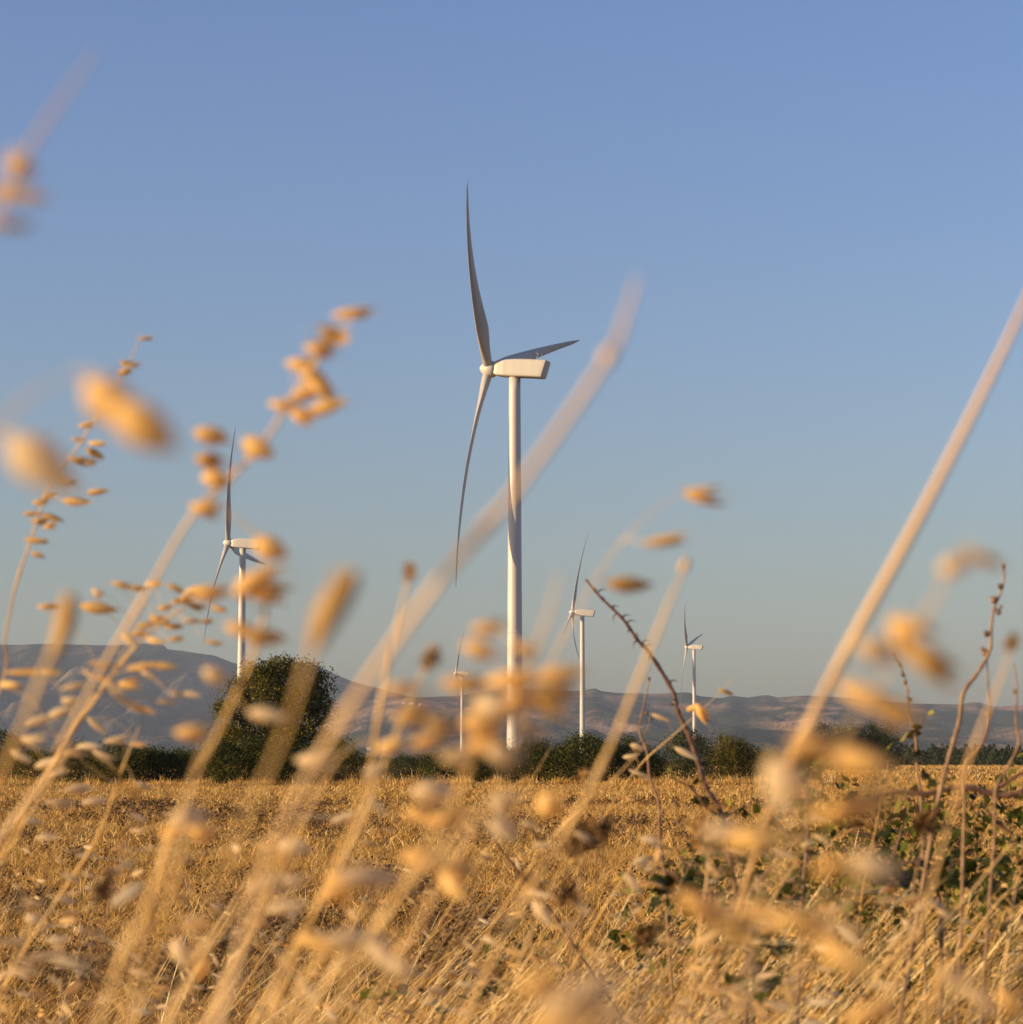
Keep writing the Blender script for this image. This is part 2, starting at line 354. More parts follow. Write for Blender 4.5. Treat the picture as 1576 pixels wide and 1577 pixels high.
# ------------------------------------------------------------------ trees, shrubs, hedges beyond the field
LEAF = (np.array([[-.5, 0, 0], [0, -.32, .06], [.5, 0, 0], [0, .32, .06]]), np.array([[0, 1, 2, 3]]))
def lobes_leaves(rng, lobes, n, size, fill=.35):
    """lobes: (x, y, z, rx, ry, rz); leaf clumps gathered over each lobe's outer volume"""
    L = np.array(lobes); vol = L[:, 3] * L[:, 4] * L[:, 5]; p = vol ** .67; p /= p.sum()
    # twig clusters first, then leaves around each
    nc = max(12, n // 22); k = rng.choice(len(L), nc, p=p)
    d = rng.normal(size=(nc, 3)); d /= np.linalg.norm(d, axis=1)[:, None]
    rad = rng.uniform(fill, 1.05, nc) ** .6
    c = L[k, :3] + d * L[k, 3:] * rad[:, None]
    q = rng.integers(0, nc, n); cs = rng.uniform(.6, 1.4, nc) * size * 2.6
    pos = c[q] + rng.normal(size=(n, 3)) * cs[q][:, None] * np.array([.8, .8, .55])
    pos[:, 2] = np.maximum(pos[:, 2], .03)
    mats = rand_rot(rng, n) * (size * rng.uniform(.6, 1.35, n))[:, None, None]
    return inst(LEAF[0], LEAF[1], pos, mats)
def woody(name, label, cat, group, loc, lobes, n, size, leafm, seed, trunk_r, trunk_h, trunkname='trunk', foliage='crown'):
    rng = np.random.default_rng(seed); rd = random.Random(seed)
    root = empty(name, loc); tag(root, label, cat, group)
    mb = MB(); cen = Vector((0, 0, trunk_h))
    mb.tube(smooth_path([(0, 0, -.1), (rd.uniform(-.05, .05) * trunk_h, 0, trunk_h * .5), cen], 4), [trunk_r * (1 - .05 * i) for i in range(9)], 9)
    for lo in lobes:
        tip = Vector(lo[:3]) + Vector((0, 0, lo[5] * .4)); midp = cen.lerp(tip, .5) + Vector((rd.uniform(-.1, .1), rd.uniform(-.1, .1), -.08 * tip.z))
        pts = smooth_path([cen * .85, midp, tip], 4); mb.tube(pts, [trunk_r * .55 * (1 - .1 * i) for i in range(len(pts))], 6)
        for _ in range(4):
            e = Vector(lo[:3]) + Vector((rd.uniform(-1, 1) * lo[3], rd.uniform(-1, 1) * lo[4], rd.uniform(-.6, 1) * lo[5])) * .8
            mb.tube([midp.lerp(tip, rd.random()), e], [trunk_r * .2, trunk_r * .06], 4)
    mb.build(trunkname, M['bark'], root)
    v, f = lobes_leaves(rng, lobes, n, size); link(foliage, np_mesh(foliage, v, f, leafm), root)
    return root
FD = 118.0                                                    # distance of the hedge at the far edge of the field
def mk(px_l, px_r, top, D, base_row=None, seed=0, n=5, depth=1.0):
    """lobes of a mound filling the pixel columns px_l..px_r up to the row top, in metres about its foot"""
    rd = random.Random(seed); s = PXM(D); wd = (px_r - px_l) * s; h = (HORIZON - top) * s + EYE; L = []
    for i in range(n):
        fx = (i + .5) / n - .5; hh = h * (1 - .9 * abs(fx) ** 2) * rd.uniform(.74, 1.04); rx = wd / n * rd.uniform(.8, 1.05)
        L.append((fx * (wd - rx * .9), rd.uniform(-.4, .4) * depth, hh * .5, rx, min(wd * .5, 1.6) * depth, hh * .5))
        L.append((fx * wd * .8, rd.uniform(-.5, .5) * depth, hh * .74, rx * .7, .9 * depth, hh * .27))
    return L
tree_loc = P(420, 1170, FD + 2); s = PXM(FD + 2)
def tl(px, row, rx, rz, dy=0, ry=None): return ((px - 420) * s, dy, (HORIZON - row) * s + EYE, rx * s, (ry or rx) * s, rz * s)
big = [tl(432, 1030, 24, 17), tl(400, 1040, 24, 18, -.5), tl(462, 1036, 24, 18, .4), tl(372, 1062, 22, 20, .2), tl(418, 1066, 30, 28, -.6), tl(486, 1058, 19, 22, .5), tl(456, 1078, 32, 30, -.3), tl(494, 1092, 17, 18, .3),
       tl(350, 1096, 17, 17, -.4), tl(380, 1100, 26, 24, .3), tl(428, 1110, 34, 26, .2), tl(484, 1120, 20, 20, -.2), tl(345, 1128, 15, 13, .3), tl(372, 1134, 26, 18), tl(440, 1140, 40, 22), tl(492, 1138, 12, 10, .2), tl(422, 1160, 56, 18, 0, 40)]
woody('broadleaf_tree', 'tall dark broadleaf tree with a dense rounded crown, tallest plant at the field edge', 'tree', None, (tree_loc.x, tree_loc.y, 0), big, 40000, .115, M['tree_leaf'], 11, .26, 2.2)
HG = 'shrubs in the hedge along the far edge of the field'
shrubs = [  # label, left, right, top, D, leaf, leaves, n lobes
 ('low dark shrub at the far left edge of the field, cut by the frame', -40, 42, 1138, 128, 'shrub_leaf', 5200, 3),
 ('small pale shrub between the frame edge shrub and the long dark hedge', 28, 92, 1160, 122, 'olive_leaf', 2600, 3),
 ('low dark shrub starting the long hedge, left of the broadleaf tree', 88, 160, 1152, 118, 'shrub_leaf', 5000, 3),
 ('dark hedge shrub third to the left of the broadleaf tree, with a domed top', 148, 232, 1146, 117, 'shrub_leaf', 7000, 4),
 ('dark hedge shrub second to the left of the broadleaf tree', 215, 275, 1150, 118, 'shrub_leaf', 5200, 3),
 ('dark hedge shrub directly left of the foot of the broadleaf tree', 262, 335, 1148, 121, 'shrub_leaf', 5200, 3),
 ('tall dark hedge shrub in front of the foot of the broadleaf tree', 320, 402, 1136, 116, 'shrub_leaf', 8500, 4),
 ('dark hedge shrub right under the right half of the tree crown', 392, 478, 1142, 116, 'shrub_leaf', 8500, 4),
 ('round olive-tinged shrub just right of the broadleaf tree', 472, 562, 1148, 117, 'tree_leaf', 7500, 4),
 ('low grey-green shrub in the gap left of the largest turbine tower', 588, 662, 1166, 134, 'grey_leaf', 3600, 4),
 ('low dull green shrub just behind the smallest turbine column', 650, 722, 1163, 130, 'shrub_leaf', 3600, 4),
 ('dark hedge shrub in front of the largest turbine tower', 712, 800, 1156, 119, 'shrub_leaf', 6500, 4),
 ('dark hedge shrub immediately right of the largest turbine tower', 790, 868, 1152, 118, 'shrub_leaf', 6500, 4),
 ('dark domed hedge shrub before the foot of the middle-sized turbine', 855, 945, 1142, 117, 'shrub_leaf', 8500, 4),
 ('dark hedge shrub between the middle-sized turbine and the rounded tree', 930, 1020, 1146, 118, 'shrub_leaf', 7500, 4),
 ('brownish olive shrub just right of the rounded green tree', 1082, 1168, 1143, 124, 'olive_leaf', 7500, 4),
 ('low drab shrub trailing off right of the brownish olive shrub', 1150, 1215, 1158, 130, 'olive_leaf', 3600, 4),
 ('low dull shrub at the left foot of the far grove', 1205, 1262, 1160, 150, 'shrub_leaf', 3200, 3)]
for i, (lab, a, b_, top, D, lm, nl, nn) in enumerate(shrubs):
    c = P((a + b_) / 2, 1170, D)
    woody('shrub', lab, 'shrub', HG, (c.x, c.y, 0), mk(a - 6, b_ + 6, top - 11, D, None, 40 + i, nn), int(nl * 1.7), .09, M[lm], 100 + i, .06, .5, 'stem', 'foliage')
D = 116; c = P(1058, 1170, D); s = PXM(D)
def tl2(px, row, rx, rz, dy=0): return ((px - 1058) * s, dy, (HORIZON - row) * s + EYE, rx * s, rx * s, rz * s)
woody('small_tree', 'rounded grey-green small tree below the rightmost turbine', 'tree', None, (c.x, c.y, 0),
      [tl2(1058, 1138, 20, 14), tl2(1036, 1152, 18, 15, .3), tl2(1080, 1148, 18, 14, -.3), tl2(1058, 1165, 34, 20), tl2(1062, 1186, 36, 18)], 8500, .085, M['grey_leaf'], 77, .1, .9)
GR = 'trees of the far grove on the right'
for i, (lab, px, top, wd) in enumerate([
    ('leftmost tree of the far grove, behind the blurred amber grass', 1268, 1119, 34), ('second tree from the left in the far grove, slightly lower', 1294, 1123, 32),
    ('third tree from the left in the far grove, at its middle', 1320, 1121, 32), ('fourth tree from the left in the far grove', 1343, 1119, 30), ('rightmost tree of the far grove, with a rounded dark side', 1364, 1118, 36)]):
    top -= 5; wd *= 1.15; D = 260 + (i % 2) * 6; c = P(px, 1170, D); s = PXM(D); h = (HORIZON - top) * s + EYE; w_ = wd * s
    lob = [(0, 0, h * .72, w_ * .42, w_ * .42, h * .27), (-w_ * .25, .2, h * .5, w_ * .4, w_ * .4, h * .3), (w_ * .25, -.2, h * .48, w_ * .42, w_ * .4, h * .3), (0, 0, h * .25, w_ * .5, w_ * .5, h * .25)]
    woody('grove_tree', lab, 'tree', GR, (c.x, c.y, 0), lob, 6500, .17, M['wood_leaf'], 300 + i, .14, 1.2)
# far-off woods that read as a mass
rng = np.random.default_rng(5); parts = []
for (pa, pb, top0, D, n_, hv_) in [(1380, 1760, 1150, 420, 130, 9), (-260, 60, 1160, 300, 60, 5), (1160, 1300, 1163, 520, 40, 4), (540, 640, 1166, 700, 40, 3)]:
    for k in range(n_):
        px = pa + (pb - pa) * (k + rng.random()) / n_; d = D * rng.uniform(.95, 1.2); h = ((HORIZON - top0 + rng.uniform(-hv_, hv_ * .6)) * PXM(d)) + EYE; h = max(h, 1.2)
        cc = P(px, 1170, d); w_ = h * .38; nl = 170
        t_ = rng.random(nl); ang = rng.uniform(0, 2 * np.pi, nl); rr_ = w_ * (1 - t_) ** .7 * rng.uniform(.5, 1, nl) + .05
        pos = np.stack([cc.x + rr_ * np.cos(ang), cc.y + rr_ * np.sin(ang), h * t_ + .02], -1)
        parts.append(inst(LEAF[0], LEAF[1], pos, rand_rot(rng, nl) * .42))
v, f = merge(parts); tag(link('distant_woodland', np_mesh('distant_woodland', v, f, M['wood_leaf'])), kind='stuff')
# white houses far off
def house(label, px, row, D, w_, h_, dp, rot):
    p = P(px, row, D); o_ = Vector((0, 0, EYE))
    for hn_ in ('distant_hills', 'distant_mesa'):            # stand it on the slope that its pixel falls on
        ok, hit, _, _ = bpy.data.objects[hn_].ray_cast(o_, (p - o_).normalized())
        if ok: h_ *= hit.y / D; w_ *= hit.y / D; dp *= hit.y / D; p = hit; break
    r_ = empty('house', (p.x, p.y, p.z)); tag(r_, label, 'house', 'white houses far off below the hills'); r_.rotation_euler[2] = rot
    m_ = MB(); m_.box(-w_ / 2, w_ / 2, -dp / 2, dp / 2, -h_ * .5, h_); wl_ = m_.build('wall', M['wall'], r_, False)
    m_ = MB(); e = .4
    m_.add([(-w_ / 2 - e, -dp / 2 - e, h_ + .01), (w_ / 2 + e, -dp / 2 - e, h_ + .01), (w_ / 2 + e, dp / 2 + e, h_ + .01), (-w_ / 2 - e, dp / 2 + e, h_ + .01), (-w_ / 2 - e, 0, h_ + dp * .3), (w_ / 2 + e, 0, h_ + dp * .3)],
           [(0, 1, 5, 4), (2, 3, 4, 5), (0, 4, 3), (1, 2, 5), (0, 3, 2, 1)]); m_.build('roof', M['roof'], r_, False)
for a in [('leftmost of the three white houses halfway up the hill, left of the smallest turbine', 622, 1084, 4300, 6, 3, 5, .1),
          ('middle one of the three white houses halfway up the hill, left of the smallest turbine', 634, 1085, 4300, 7, 3, 5, -.2),
          ('rightmost of the three white houses halfway up the hill, left of the smallest turbine', 649, 1086, 4300, 6, 2.8, 5, .3),
          ('white house at the foot of the hills, just right of the round olive-tinged shrub', 568, 1155, 2600, 5, 2.2, 4, .1),
          ('small white house at the foot of the hills above the low grey-green shrub', 594, 1155, 2600, 4, 2, 4, -.3)]: house(*a)

# ------------------------------------------------------------------ the field: stubble and dark weeds
rng = np.random.default_rng(21)
def wedge(rng, d0, d1, n, margin=1.35):
    u = rng.random(n); d = np.sqrt(d0 * d0 + u * (d1 * d1 - d0 * d0)); hx = rng.uniform(-1, 1, n) * .2118 * margin
    return hx * d, d
parts = []
for d0, d1, n_, hh, ww, mg in [(8.5, 17, 150000, .075, .0048, 1.7), (17, 34, 270000, .075, .0075, 1.4), (34, 65, 230000, .08, .015, 1.25), (65, 121.5, 210000, .10, .028, 1.2)]:
    x, y = wedge(rng, d0, d1, n_, mg)
    clump = np.sin(x * 5.1 + np.sin(y * 3.3) * 2) * np.sin(y * 4.3 + np.cos(x * 2.9) * 2)      # stubble stands in loose rows and tufts
    keep = rng.random(n_) < .55 + .6 * clump; x, y = x[keep], y[keep]; k = len(x)
    h = hh * rng.lognormal(0, .38, k)
    lean = np.stack([rng.normal(.15, .9, k), rng.normal(0, .8, k)], -1)
    parts.append(ribbons(rng, np.stack([x, y, gz(x, y) - .005], -1), lean, h, ww * rng.uniform(.6, 1.4, k), 2))
v, f = merge(parts); tag(link('field_stubble', np_mesh('field_stubble', v, f, M['straw_field'])), kind='stuff')
# dark weeds in drifts
def drift(x, y):
    return np.array([mnoise.fractal(Vector((a * .28, b_ * .10, 3.3)), 1.0, 2.0, 4) for a, b_ in zip(x, y)])
PATCH = [(190, 1262, 70, 12), (250, 1255, 60, 14), (370, 1255, 55, 14), (460, 1262, 50, 16), (500, 1275, 60, 18), (690, 1255, 60, 12), (700, 1280, 60, 14), (760, 1290, 50, 16), (630, 1370, 40, 30),
         (100, 1500, 60, 26), (360, 1420, 30, 30), (340, 1490, 50, 30), (440, 1440, 40, 30), (250, 1520, 40, 30), (700, 1440, 40, 40), (880, 1285, 60, 16), (1000, 1270, 60, 8), (30, 1400, 50, 14), (680, 1500, 40, 30),
         (1100, 1285, 80, 14), (1350, 1290, 90, 20), (1450, 1300, 80, 20), (20, 1290, 60, 10)]
WX = []; WY = []
for (px, row, sx, sy) in PATCH:
    k = int(9 * sx * sy / 300) + 16
    qx = px + rng.normal(size=k) * sx * .6; qr = row + rng.normal(size=k) * sy * .6; qr = np.maximum(qr, 1222)
    d = EYE * FPX / (qr - HORIZON); WX.append((qx - 788) / FPX * d); WY.append(d)
x, y = wedge(rng, 12, 70, 5200, 1.3); dn = drift(x, y); kp = (dn > .25) & (rng.random(len(dn)) < .45); WX.append(x[kp]); WY.append(y[kp])
WX = np.concatenate(WX); WY = np.concatenate(WY); k = len(WX); per = 18
bx = np.repeat(WX, per) + rng.normal(size=k * per) * .02; by = np.repeat(WY, per) + rng.normal(size=k * per) * .02
sc = np.repeat(rng.uniform(.7, 1.3, k), per)
base = np.stack([bx, by, gz(bx, by)], -1); n_ = len(bx)
stemv = ribbons(rng, base, rng.normal(0, .35, (n_, 2)), .13 * sc * rng.uniform(.5, 1.2, n_), np.full(n_, .0035) * (1 + np.repeat(WY, per) / 30), 2)
pos = base + np.stack([rng.normal(0, .045, n_), rng.normal(0, .045, n_), np.abs(rng.normal(.10, .05, n_))], -1) * sc[:, None]
lv = inst(LEAF[0], LEAF[1], pos, rand_rot(rng, n_) * (.022 * sc * (1 + np.repeat(WY, per) / 34))[:, None, None])
v, f = merge([stemv, lv]); tag(link('dark_weeds', np_mesh('dark_weeds', v, f, M['weed_dark'])), kind='stuff')
# rough stubble of the land beyond the hedge
x, y = wedge(rng, 122, 420, 90000, 1.2); k = len(x)
v, f = ribbons(rng, np.stack([x, y, gz(x, y)], -1), rng.normal(.1, .8, (k, 2)), .16 * rng.lognormal(0, .4, k), .04 + y * .00025, 2)
tag(link('far_stubble', np_mesh('far_stubble', v, f, M['straw_field'])), kind='stuff')
# uncut straw at the foot of the hedge
n_ = 80000; x = rng.uniform(-30, 30, n_); y = FD - 5 + 1.5 * np.sin(x * .5) + np.abs(rng.normal(0, 4.0, n_)); h = rng.lognormal(0, .4, n_) * (.09 + .12 * np.sin(x * .9 + np.sin(x * .37) * 3) ** 2 + .08 * np.sin(x * 2.3) ** 4)
v, f = ribbons(rng, np.stack([x, y, gz(x, y)], -1), rng.normal(.1, .3, (n_, 2)), h, np.full(n_, .03), 2)
tag(link('hedge_foot_grass', np_mesh('hedge_foot_grass', v, f, M['straw_field'])), kind='stuff')

# ------------------------------------------------------------------ verge grass in front: the uncountable part
SP6 = []   # small spikelet solid: 4-sided, 4 rings
for i, (xx, rr_) in enumerate([(-.5, .06), (-.2, .30), (.15, .34), (.55, .03)]):
    for k in range(4): a = k * math.pi / 2 + .4; SP6.append((xx, rr_ * .62 * math.cos(a), rr_ * .42 * math.sin(a)))
SP6 = np.array(SP6); SPF = np.array([(i * 4 + k, i * 4 + (k + 1) % 4, (i + 1) * 4 + (k + 1) % 4, (i + 1) * 4 + k) for i in range(3) for k in range(4)])
def env_row(px): return np.interp(px, [0, 200, 500, 800, 1000, 1150, 1300, 1576], [1245, 1330, 1330, 1290, 1300, 1225, 1200, 1190])
def verge(rng, n, d0, d1, rb, wmul):
    """lean dry stalks whose tips reach between the row envelope and the bottom of the frame"""
    P_ = []; tips = []
    d = rng.uniform(d0, d1, n) ; px = rng.uniform(-500, 2050, n)
    dens = np.interp(px, [-500, 0, 350, 700, 1000, 1200, 1576, 2050], [.5, .32, .22, .45, .8, 1, 1, .8]); kp = rng.random(n) < dens; d = d[kp]; px = px[kp]; n = len(d)
    row = env_row(px) + rng.random(n) ** .8 * rb
    tz = EYE - (row - HORIZON) / FPX * d; tx = (px - 788) / FPX * d
    g = gz(tx, d); h = tz - g; kp = h > .12; d, tx, h, tz, g = d[kp], tx[kp], h[kp], tz[kp], g[kp]; n = len(d)
    ln = rng.normal(.62, .26, n); bx = tx - ln * h; lean = np.stack([ln / np.where(h > 0, 1, 1), rng.normal(0, .12, n)], -1)
    base = np.stack([bx, d, gz(bx, d) - .01], -1)
    v, f = ribbons(rng, base, lean, h + .01, wmul * rng.uniform(.6, 1.5, n), 6, .35)
    tip = v.reshape(n, -1, 3)[:, -1]
    return v, f, tip, d
parts = []; tp = []
n_ = 1700; y = rng.uniform(3.7, 6.6, n_); pxx = rng.uniform(350, 2000, n_); kp = rng.random(n_) < np.interp(pxx, [350, 800, 1200], [.25, .7, 1]); y = y[kp]; pxx = pxx[kp]; n_ = len(y)
rw = np.interp(pxx, [350, 900, 1200, 1576], [1400, 1360, 1330, 1270]) + rng.random(n_) * 320; tx = (pxx - 788) / FPX * y; hh = EYE - (rw - HORIZON) / FPX * y - gz(tx, y); ok = hh > .15; tx, y, hh = tx[ok], y[ok], hh[ok]; n_ = len(y)
ln = rng.normal(.85, .14, n_); parts.append(ribbons(rng, np.stack([tx - ln * hh, y, gz(tx, y) - .01], -1), np.stack([ln, rng.normal(0, .05, n_)], -1), hh, rng.uniform(.006, .011, n_), 4, .06))
for n_, d0, d1, rb, wm in [(3300, 5.2, 9.0, 330, .0062), (1500, 3.6, 5.2, 330, .0046), (300, 1.9, 3.6, 330, .0032)]:
    v, f, tip, d = verge(rng, n_, d0, d1, rb, wm); parts.append((v, f)); tp.append(tip)
# low tangle of bent straw on the verge
n_ = 5500; y = rng.uniform(4.2, 9.0, n_); x = rng.uniform(-.9, 1.25, n_) * y * .26; kp = rng.random(n_) < np.interp(x / y, [-.21, -.08, .02, .08, .21], [.25, .2, .5, 1, 1]); x, y = x[kp], y[kp]; n_ = len(x)
h = rng.uniform(.15, .5, n_) * np.interp(x / y, [-.1, .1], [.75, 1.25]); parts.append(ribbons(rng, np.stack([x, y, gz(x, y)], -1), np.stack([rng.normal(.75, .3, n_), rng.normal(0, .3, n_)], -1), h, rng.uniform(.003, .007, n_), 5, .25))
tp = np.concatenate(tp)
k = 3; ix = rng.permutation(len(tp))[:int(len(tp) * .12)]; tp = np.repeat(tp[ix], k, 0); n_ = len(tp)
pos = tp + np.stack([rng.normal(-.02, .035, n_), rng.normal(0, .02, n_), -np.abs(rng.normal(.03, .05, n_))], -1)
parts.append(inst(SP6, SPF, pos, rand_rot(rng, n_) * (.017 * rng.uniform(.6, 1.3, n_))[:, None, None]))
v, f = merge(parts); tag(link('verge_grass', np_mesh('verge_grass', v, f, M['verge_grass'])), kind='stuff')

# tangle of dead undergrowth, twigs and bramble leaves at the foot of the verge grass, thicker to the right
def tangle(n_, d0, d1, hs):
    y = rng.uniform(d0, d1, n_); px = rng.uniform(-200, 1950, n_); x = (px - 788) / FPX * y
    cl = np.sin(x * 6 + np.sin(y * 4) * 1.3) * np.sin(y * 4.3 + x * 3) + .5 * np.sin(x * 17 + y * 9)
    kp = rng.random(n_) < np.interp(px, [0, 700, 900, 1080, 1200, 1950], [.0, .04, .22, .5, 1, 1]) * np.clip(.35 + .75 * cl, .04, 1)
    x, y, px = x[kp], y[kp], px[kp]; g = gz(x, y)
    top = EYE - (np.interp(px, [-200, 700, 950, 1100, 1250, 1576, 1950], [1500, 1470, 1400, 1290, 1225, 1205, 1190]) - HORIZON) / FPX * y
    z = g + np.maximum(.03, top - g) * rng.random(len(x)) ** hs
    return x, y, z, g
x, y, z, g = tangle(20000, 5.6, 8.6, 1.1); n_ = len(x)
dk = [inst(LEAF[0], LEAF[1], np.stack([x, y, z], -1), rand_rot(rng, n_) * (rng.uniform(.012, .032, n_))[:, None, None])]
x, y, z, g = tangle(9000, 3.6, 7.6, .7); n_ = len(x)
dk.append(ribbons(rng, np.stack([x, y, g], -1), rng.normal(.1, .45, (n_, 2)), z - g, rng.uniform(.002, .0045, n_), 5, .6))
q = rng.integers(0, n_, 6000); bb = np.stack([x[q], y[q], g[q] + (z - g)[q] * rng.random(6000)], -1)
dk.append(ribbons(rng, bb, rng.normal(.4, 2.2, (6000, 2)), rng.normal(.02, .05, 6000), rng.uniform(.0015, .003, 6000), 3, .6))
v, f = merge(dk); M['undergrowth'] = plant_mat('undergrowth', [(0, (.016, .008, .003)), (.65, (.045, .022, .006)), (.88, (.13, .065, .016)), (1, (.5, .32, .10))], .05); tag(link('shaded_dead_undergrowth', np_mesh('shaded_dead_undergrowth', v, f, M['undergrowth'])), kind='stuff')  # dead stems and leaves; deep shade between the straws is painted into the near-black tones
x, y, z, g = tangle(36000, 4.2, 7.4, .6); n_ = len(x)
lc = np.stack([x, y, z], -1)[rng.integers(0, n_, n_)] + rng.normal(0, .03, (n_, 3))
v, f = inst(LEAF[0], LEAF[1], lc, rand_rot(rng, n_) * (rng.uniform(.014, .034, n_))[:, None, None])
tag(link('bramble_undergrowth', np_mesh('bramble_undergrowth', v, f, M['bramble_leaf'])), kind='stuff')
# wild oats mixed into the verge grass
def oats(n, d0, d1, rows, wm, m, name):
    P1 = []
    for _ in range(n):
        d = rng.uniform(d0, d1); px = rng.uniform(-250, 1850); row = rng.uniform(*rows); tz = EYE - (row - HORIZON) / FPX * d; tx = (px - 788) / FPX * d
        g = float(gz(tx, d)); ln = rng.normal(.6, .2); h = tz - g
        tip = np.array([tx, d, tz]); root = np.array([tx - ln * h, d, g])
        mid = root * .45 + tip * .55 + np.array([-.10 * h, 0, .12 * h]); tt = np.linspace(0, 1, 9)[:, None]
        c = root * (1 - tt) ** 2 + 2 * mid * tt * (1 - tt) + tip * tt ** 2; sd = np.array([.35, -.8, .2]) * wm / 2 * np.linspace(1, .35, 9)[:, None]
        P1.append((np.stack([c - sd, c + sd], 1).reshape(-1, 3), np.array([[2 * i, 2 * i + 1, 2 * i + 3, 2 * i + 2] for i in range(8)])))
        k = rng.integers(7, 16); t_ = rng.uniform(.66, 1, k)[:, None]; p = root * (1 - t_) ** 2 + 2 * mid * t_ * (1 - t_) + tip * t_ ** 2
        off = rng.normal(0, 1, (k, 3)) * [.022, .015, .012] + [0, 0, -.012]; sp_ = p + off
        dr = np.stack([rng.normal(.9, .5, k), rng.normal(0, .4, k), rng.normal(-.25, .35, k)], -1); dr /= np.linalg.norm(dr, axis=1)[:, None]
        o1 = np.cross(dr, rng.normal(size=(k, 3))); o1 /= np.linalg.norm(o1, axis=1)[:, None]; o2 = np.cross(dr, o1); L_ = rng.uniform(.012, .019, k)[:, None]
        mt = np.stack([dr * L_, o1 * L_ * .85, o2 * L_ * .55], -1); P1.append(inst(SP6, SPF, sp_, mt))
        P1.append((np.stack([p - [0, 0, .0003], p + [0, 0, .0003], sp_ + [0, 0, .0003], sp_ - [0, 0, .0003]], 1).reshape(-1, 3), np.arange(4 * k).reshape(k, 4)))
    v, f = merge(P1); tag(link(name, np_mesh(name, v, f, m)), kind='stuff')
M['oat_chaff'] = plant_mat('oat_chaff', [(0, (.62, .36, .11)), (.5, (.86, .62, .30)), (1, (.94, .80, .54))], .5)
oats(85, 1.1, 2.6, (1215, 1560), .0022, M['oat_chaff'], 'wild_oats')
oats(60, 2.6, 5.0, (1215, 1560), .0028, M['oat_chaff'], 'wild_oats')

# ------------------------------------------------------------------ individual foreground plants
rnd = random.Random(9)
def spikelet_mesh(name, m, seed, open_=.3, awn=True):
    rd = random.Random(seed); mb = MB()
    def glume(ang, ln, wd, th):
        # a single papery husk, open along one side
        v = []; f = []; N = 9; K = 7
        for i in range(N + 1):
            t = i / N; xx = -.5 + t * ln; w_ = wd * (math.sin(math.pi * min(1, t ** .8 * .97 + .02)) ** 1.05 + .03); zc = math.sin(ang) * (t ** 1.3)
            for k in range(K):
                a = math.radians(-100 + 200 * k / (K - 1)) * (1 if ang >= 0 else 1) + (math.pi / 2 if ang >= 0 else -math.pi / 2); rib = 1 + .10 * (k % 2)
                v.append((xx, w_ * .5 * math.cos(a) * rib, zc * .8 + th * w_ * math.sin(a) * rib))
        for i in range(N):
            for k in range(K - 1): f.append((i * K + k, i * K + k + 1, (i + 1) * K + k + 1, (i + 1) * K + k))
        mb.add(v, f)
    glume(open_, 1.05, .78, .34); glume(-open_, .95, .72, .30); mb.tube([(-.45, 0, 0), (-.25, 0, .01), (.0, .01, .02), (.2, 0, .01), (.36, 0, 0)], [.03, .10, .13, .09, .015], 7)
    if awn:
        for s_ in (1, -1):
            mb.tube([(.05, 0, .02 * s_), (.45, .15 * s_, .08 * s_), (.9, .35 * s_, .30 * s_)], [.014, .010, .004], 4)
    return mb.mesh(name, m)
SPK = {c: [spikelet_mesh('spikelet', M[mm], i * 3 + 1, .3 + .16 * i, i != 1) for i in range(3)] for c, mm in (('o', 'spikelet'), ('p', 'spikelet_pale'), ('d', 'spikelet_dark'))}
HEADG = 'dry grass stalks standing close to the camera'
def stalk_base(path, extra=None):
    """continues the lower end of a visible stem down to the ground"""
    p1, p0 = path[-1], path[-2]; dv = (p1 - p0).normalized(); g = float(gz(p1.x, p1.y)); hgt = p1.z - g
    if dv.z > -.25: dv.z = -.6; dv.normalize()
    sl = Vector((dv.x, 0, 0)) / max(.35, -dv.z)
    q1 = p1 + Vector((sl.x * hgt * .35, .01, -hgt * .4)); q2 = p1 + Vector((sl.x * hgt * .55, .02, -hgt - .02))
    return [q1, q2]
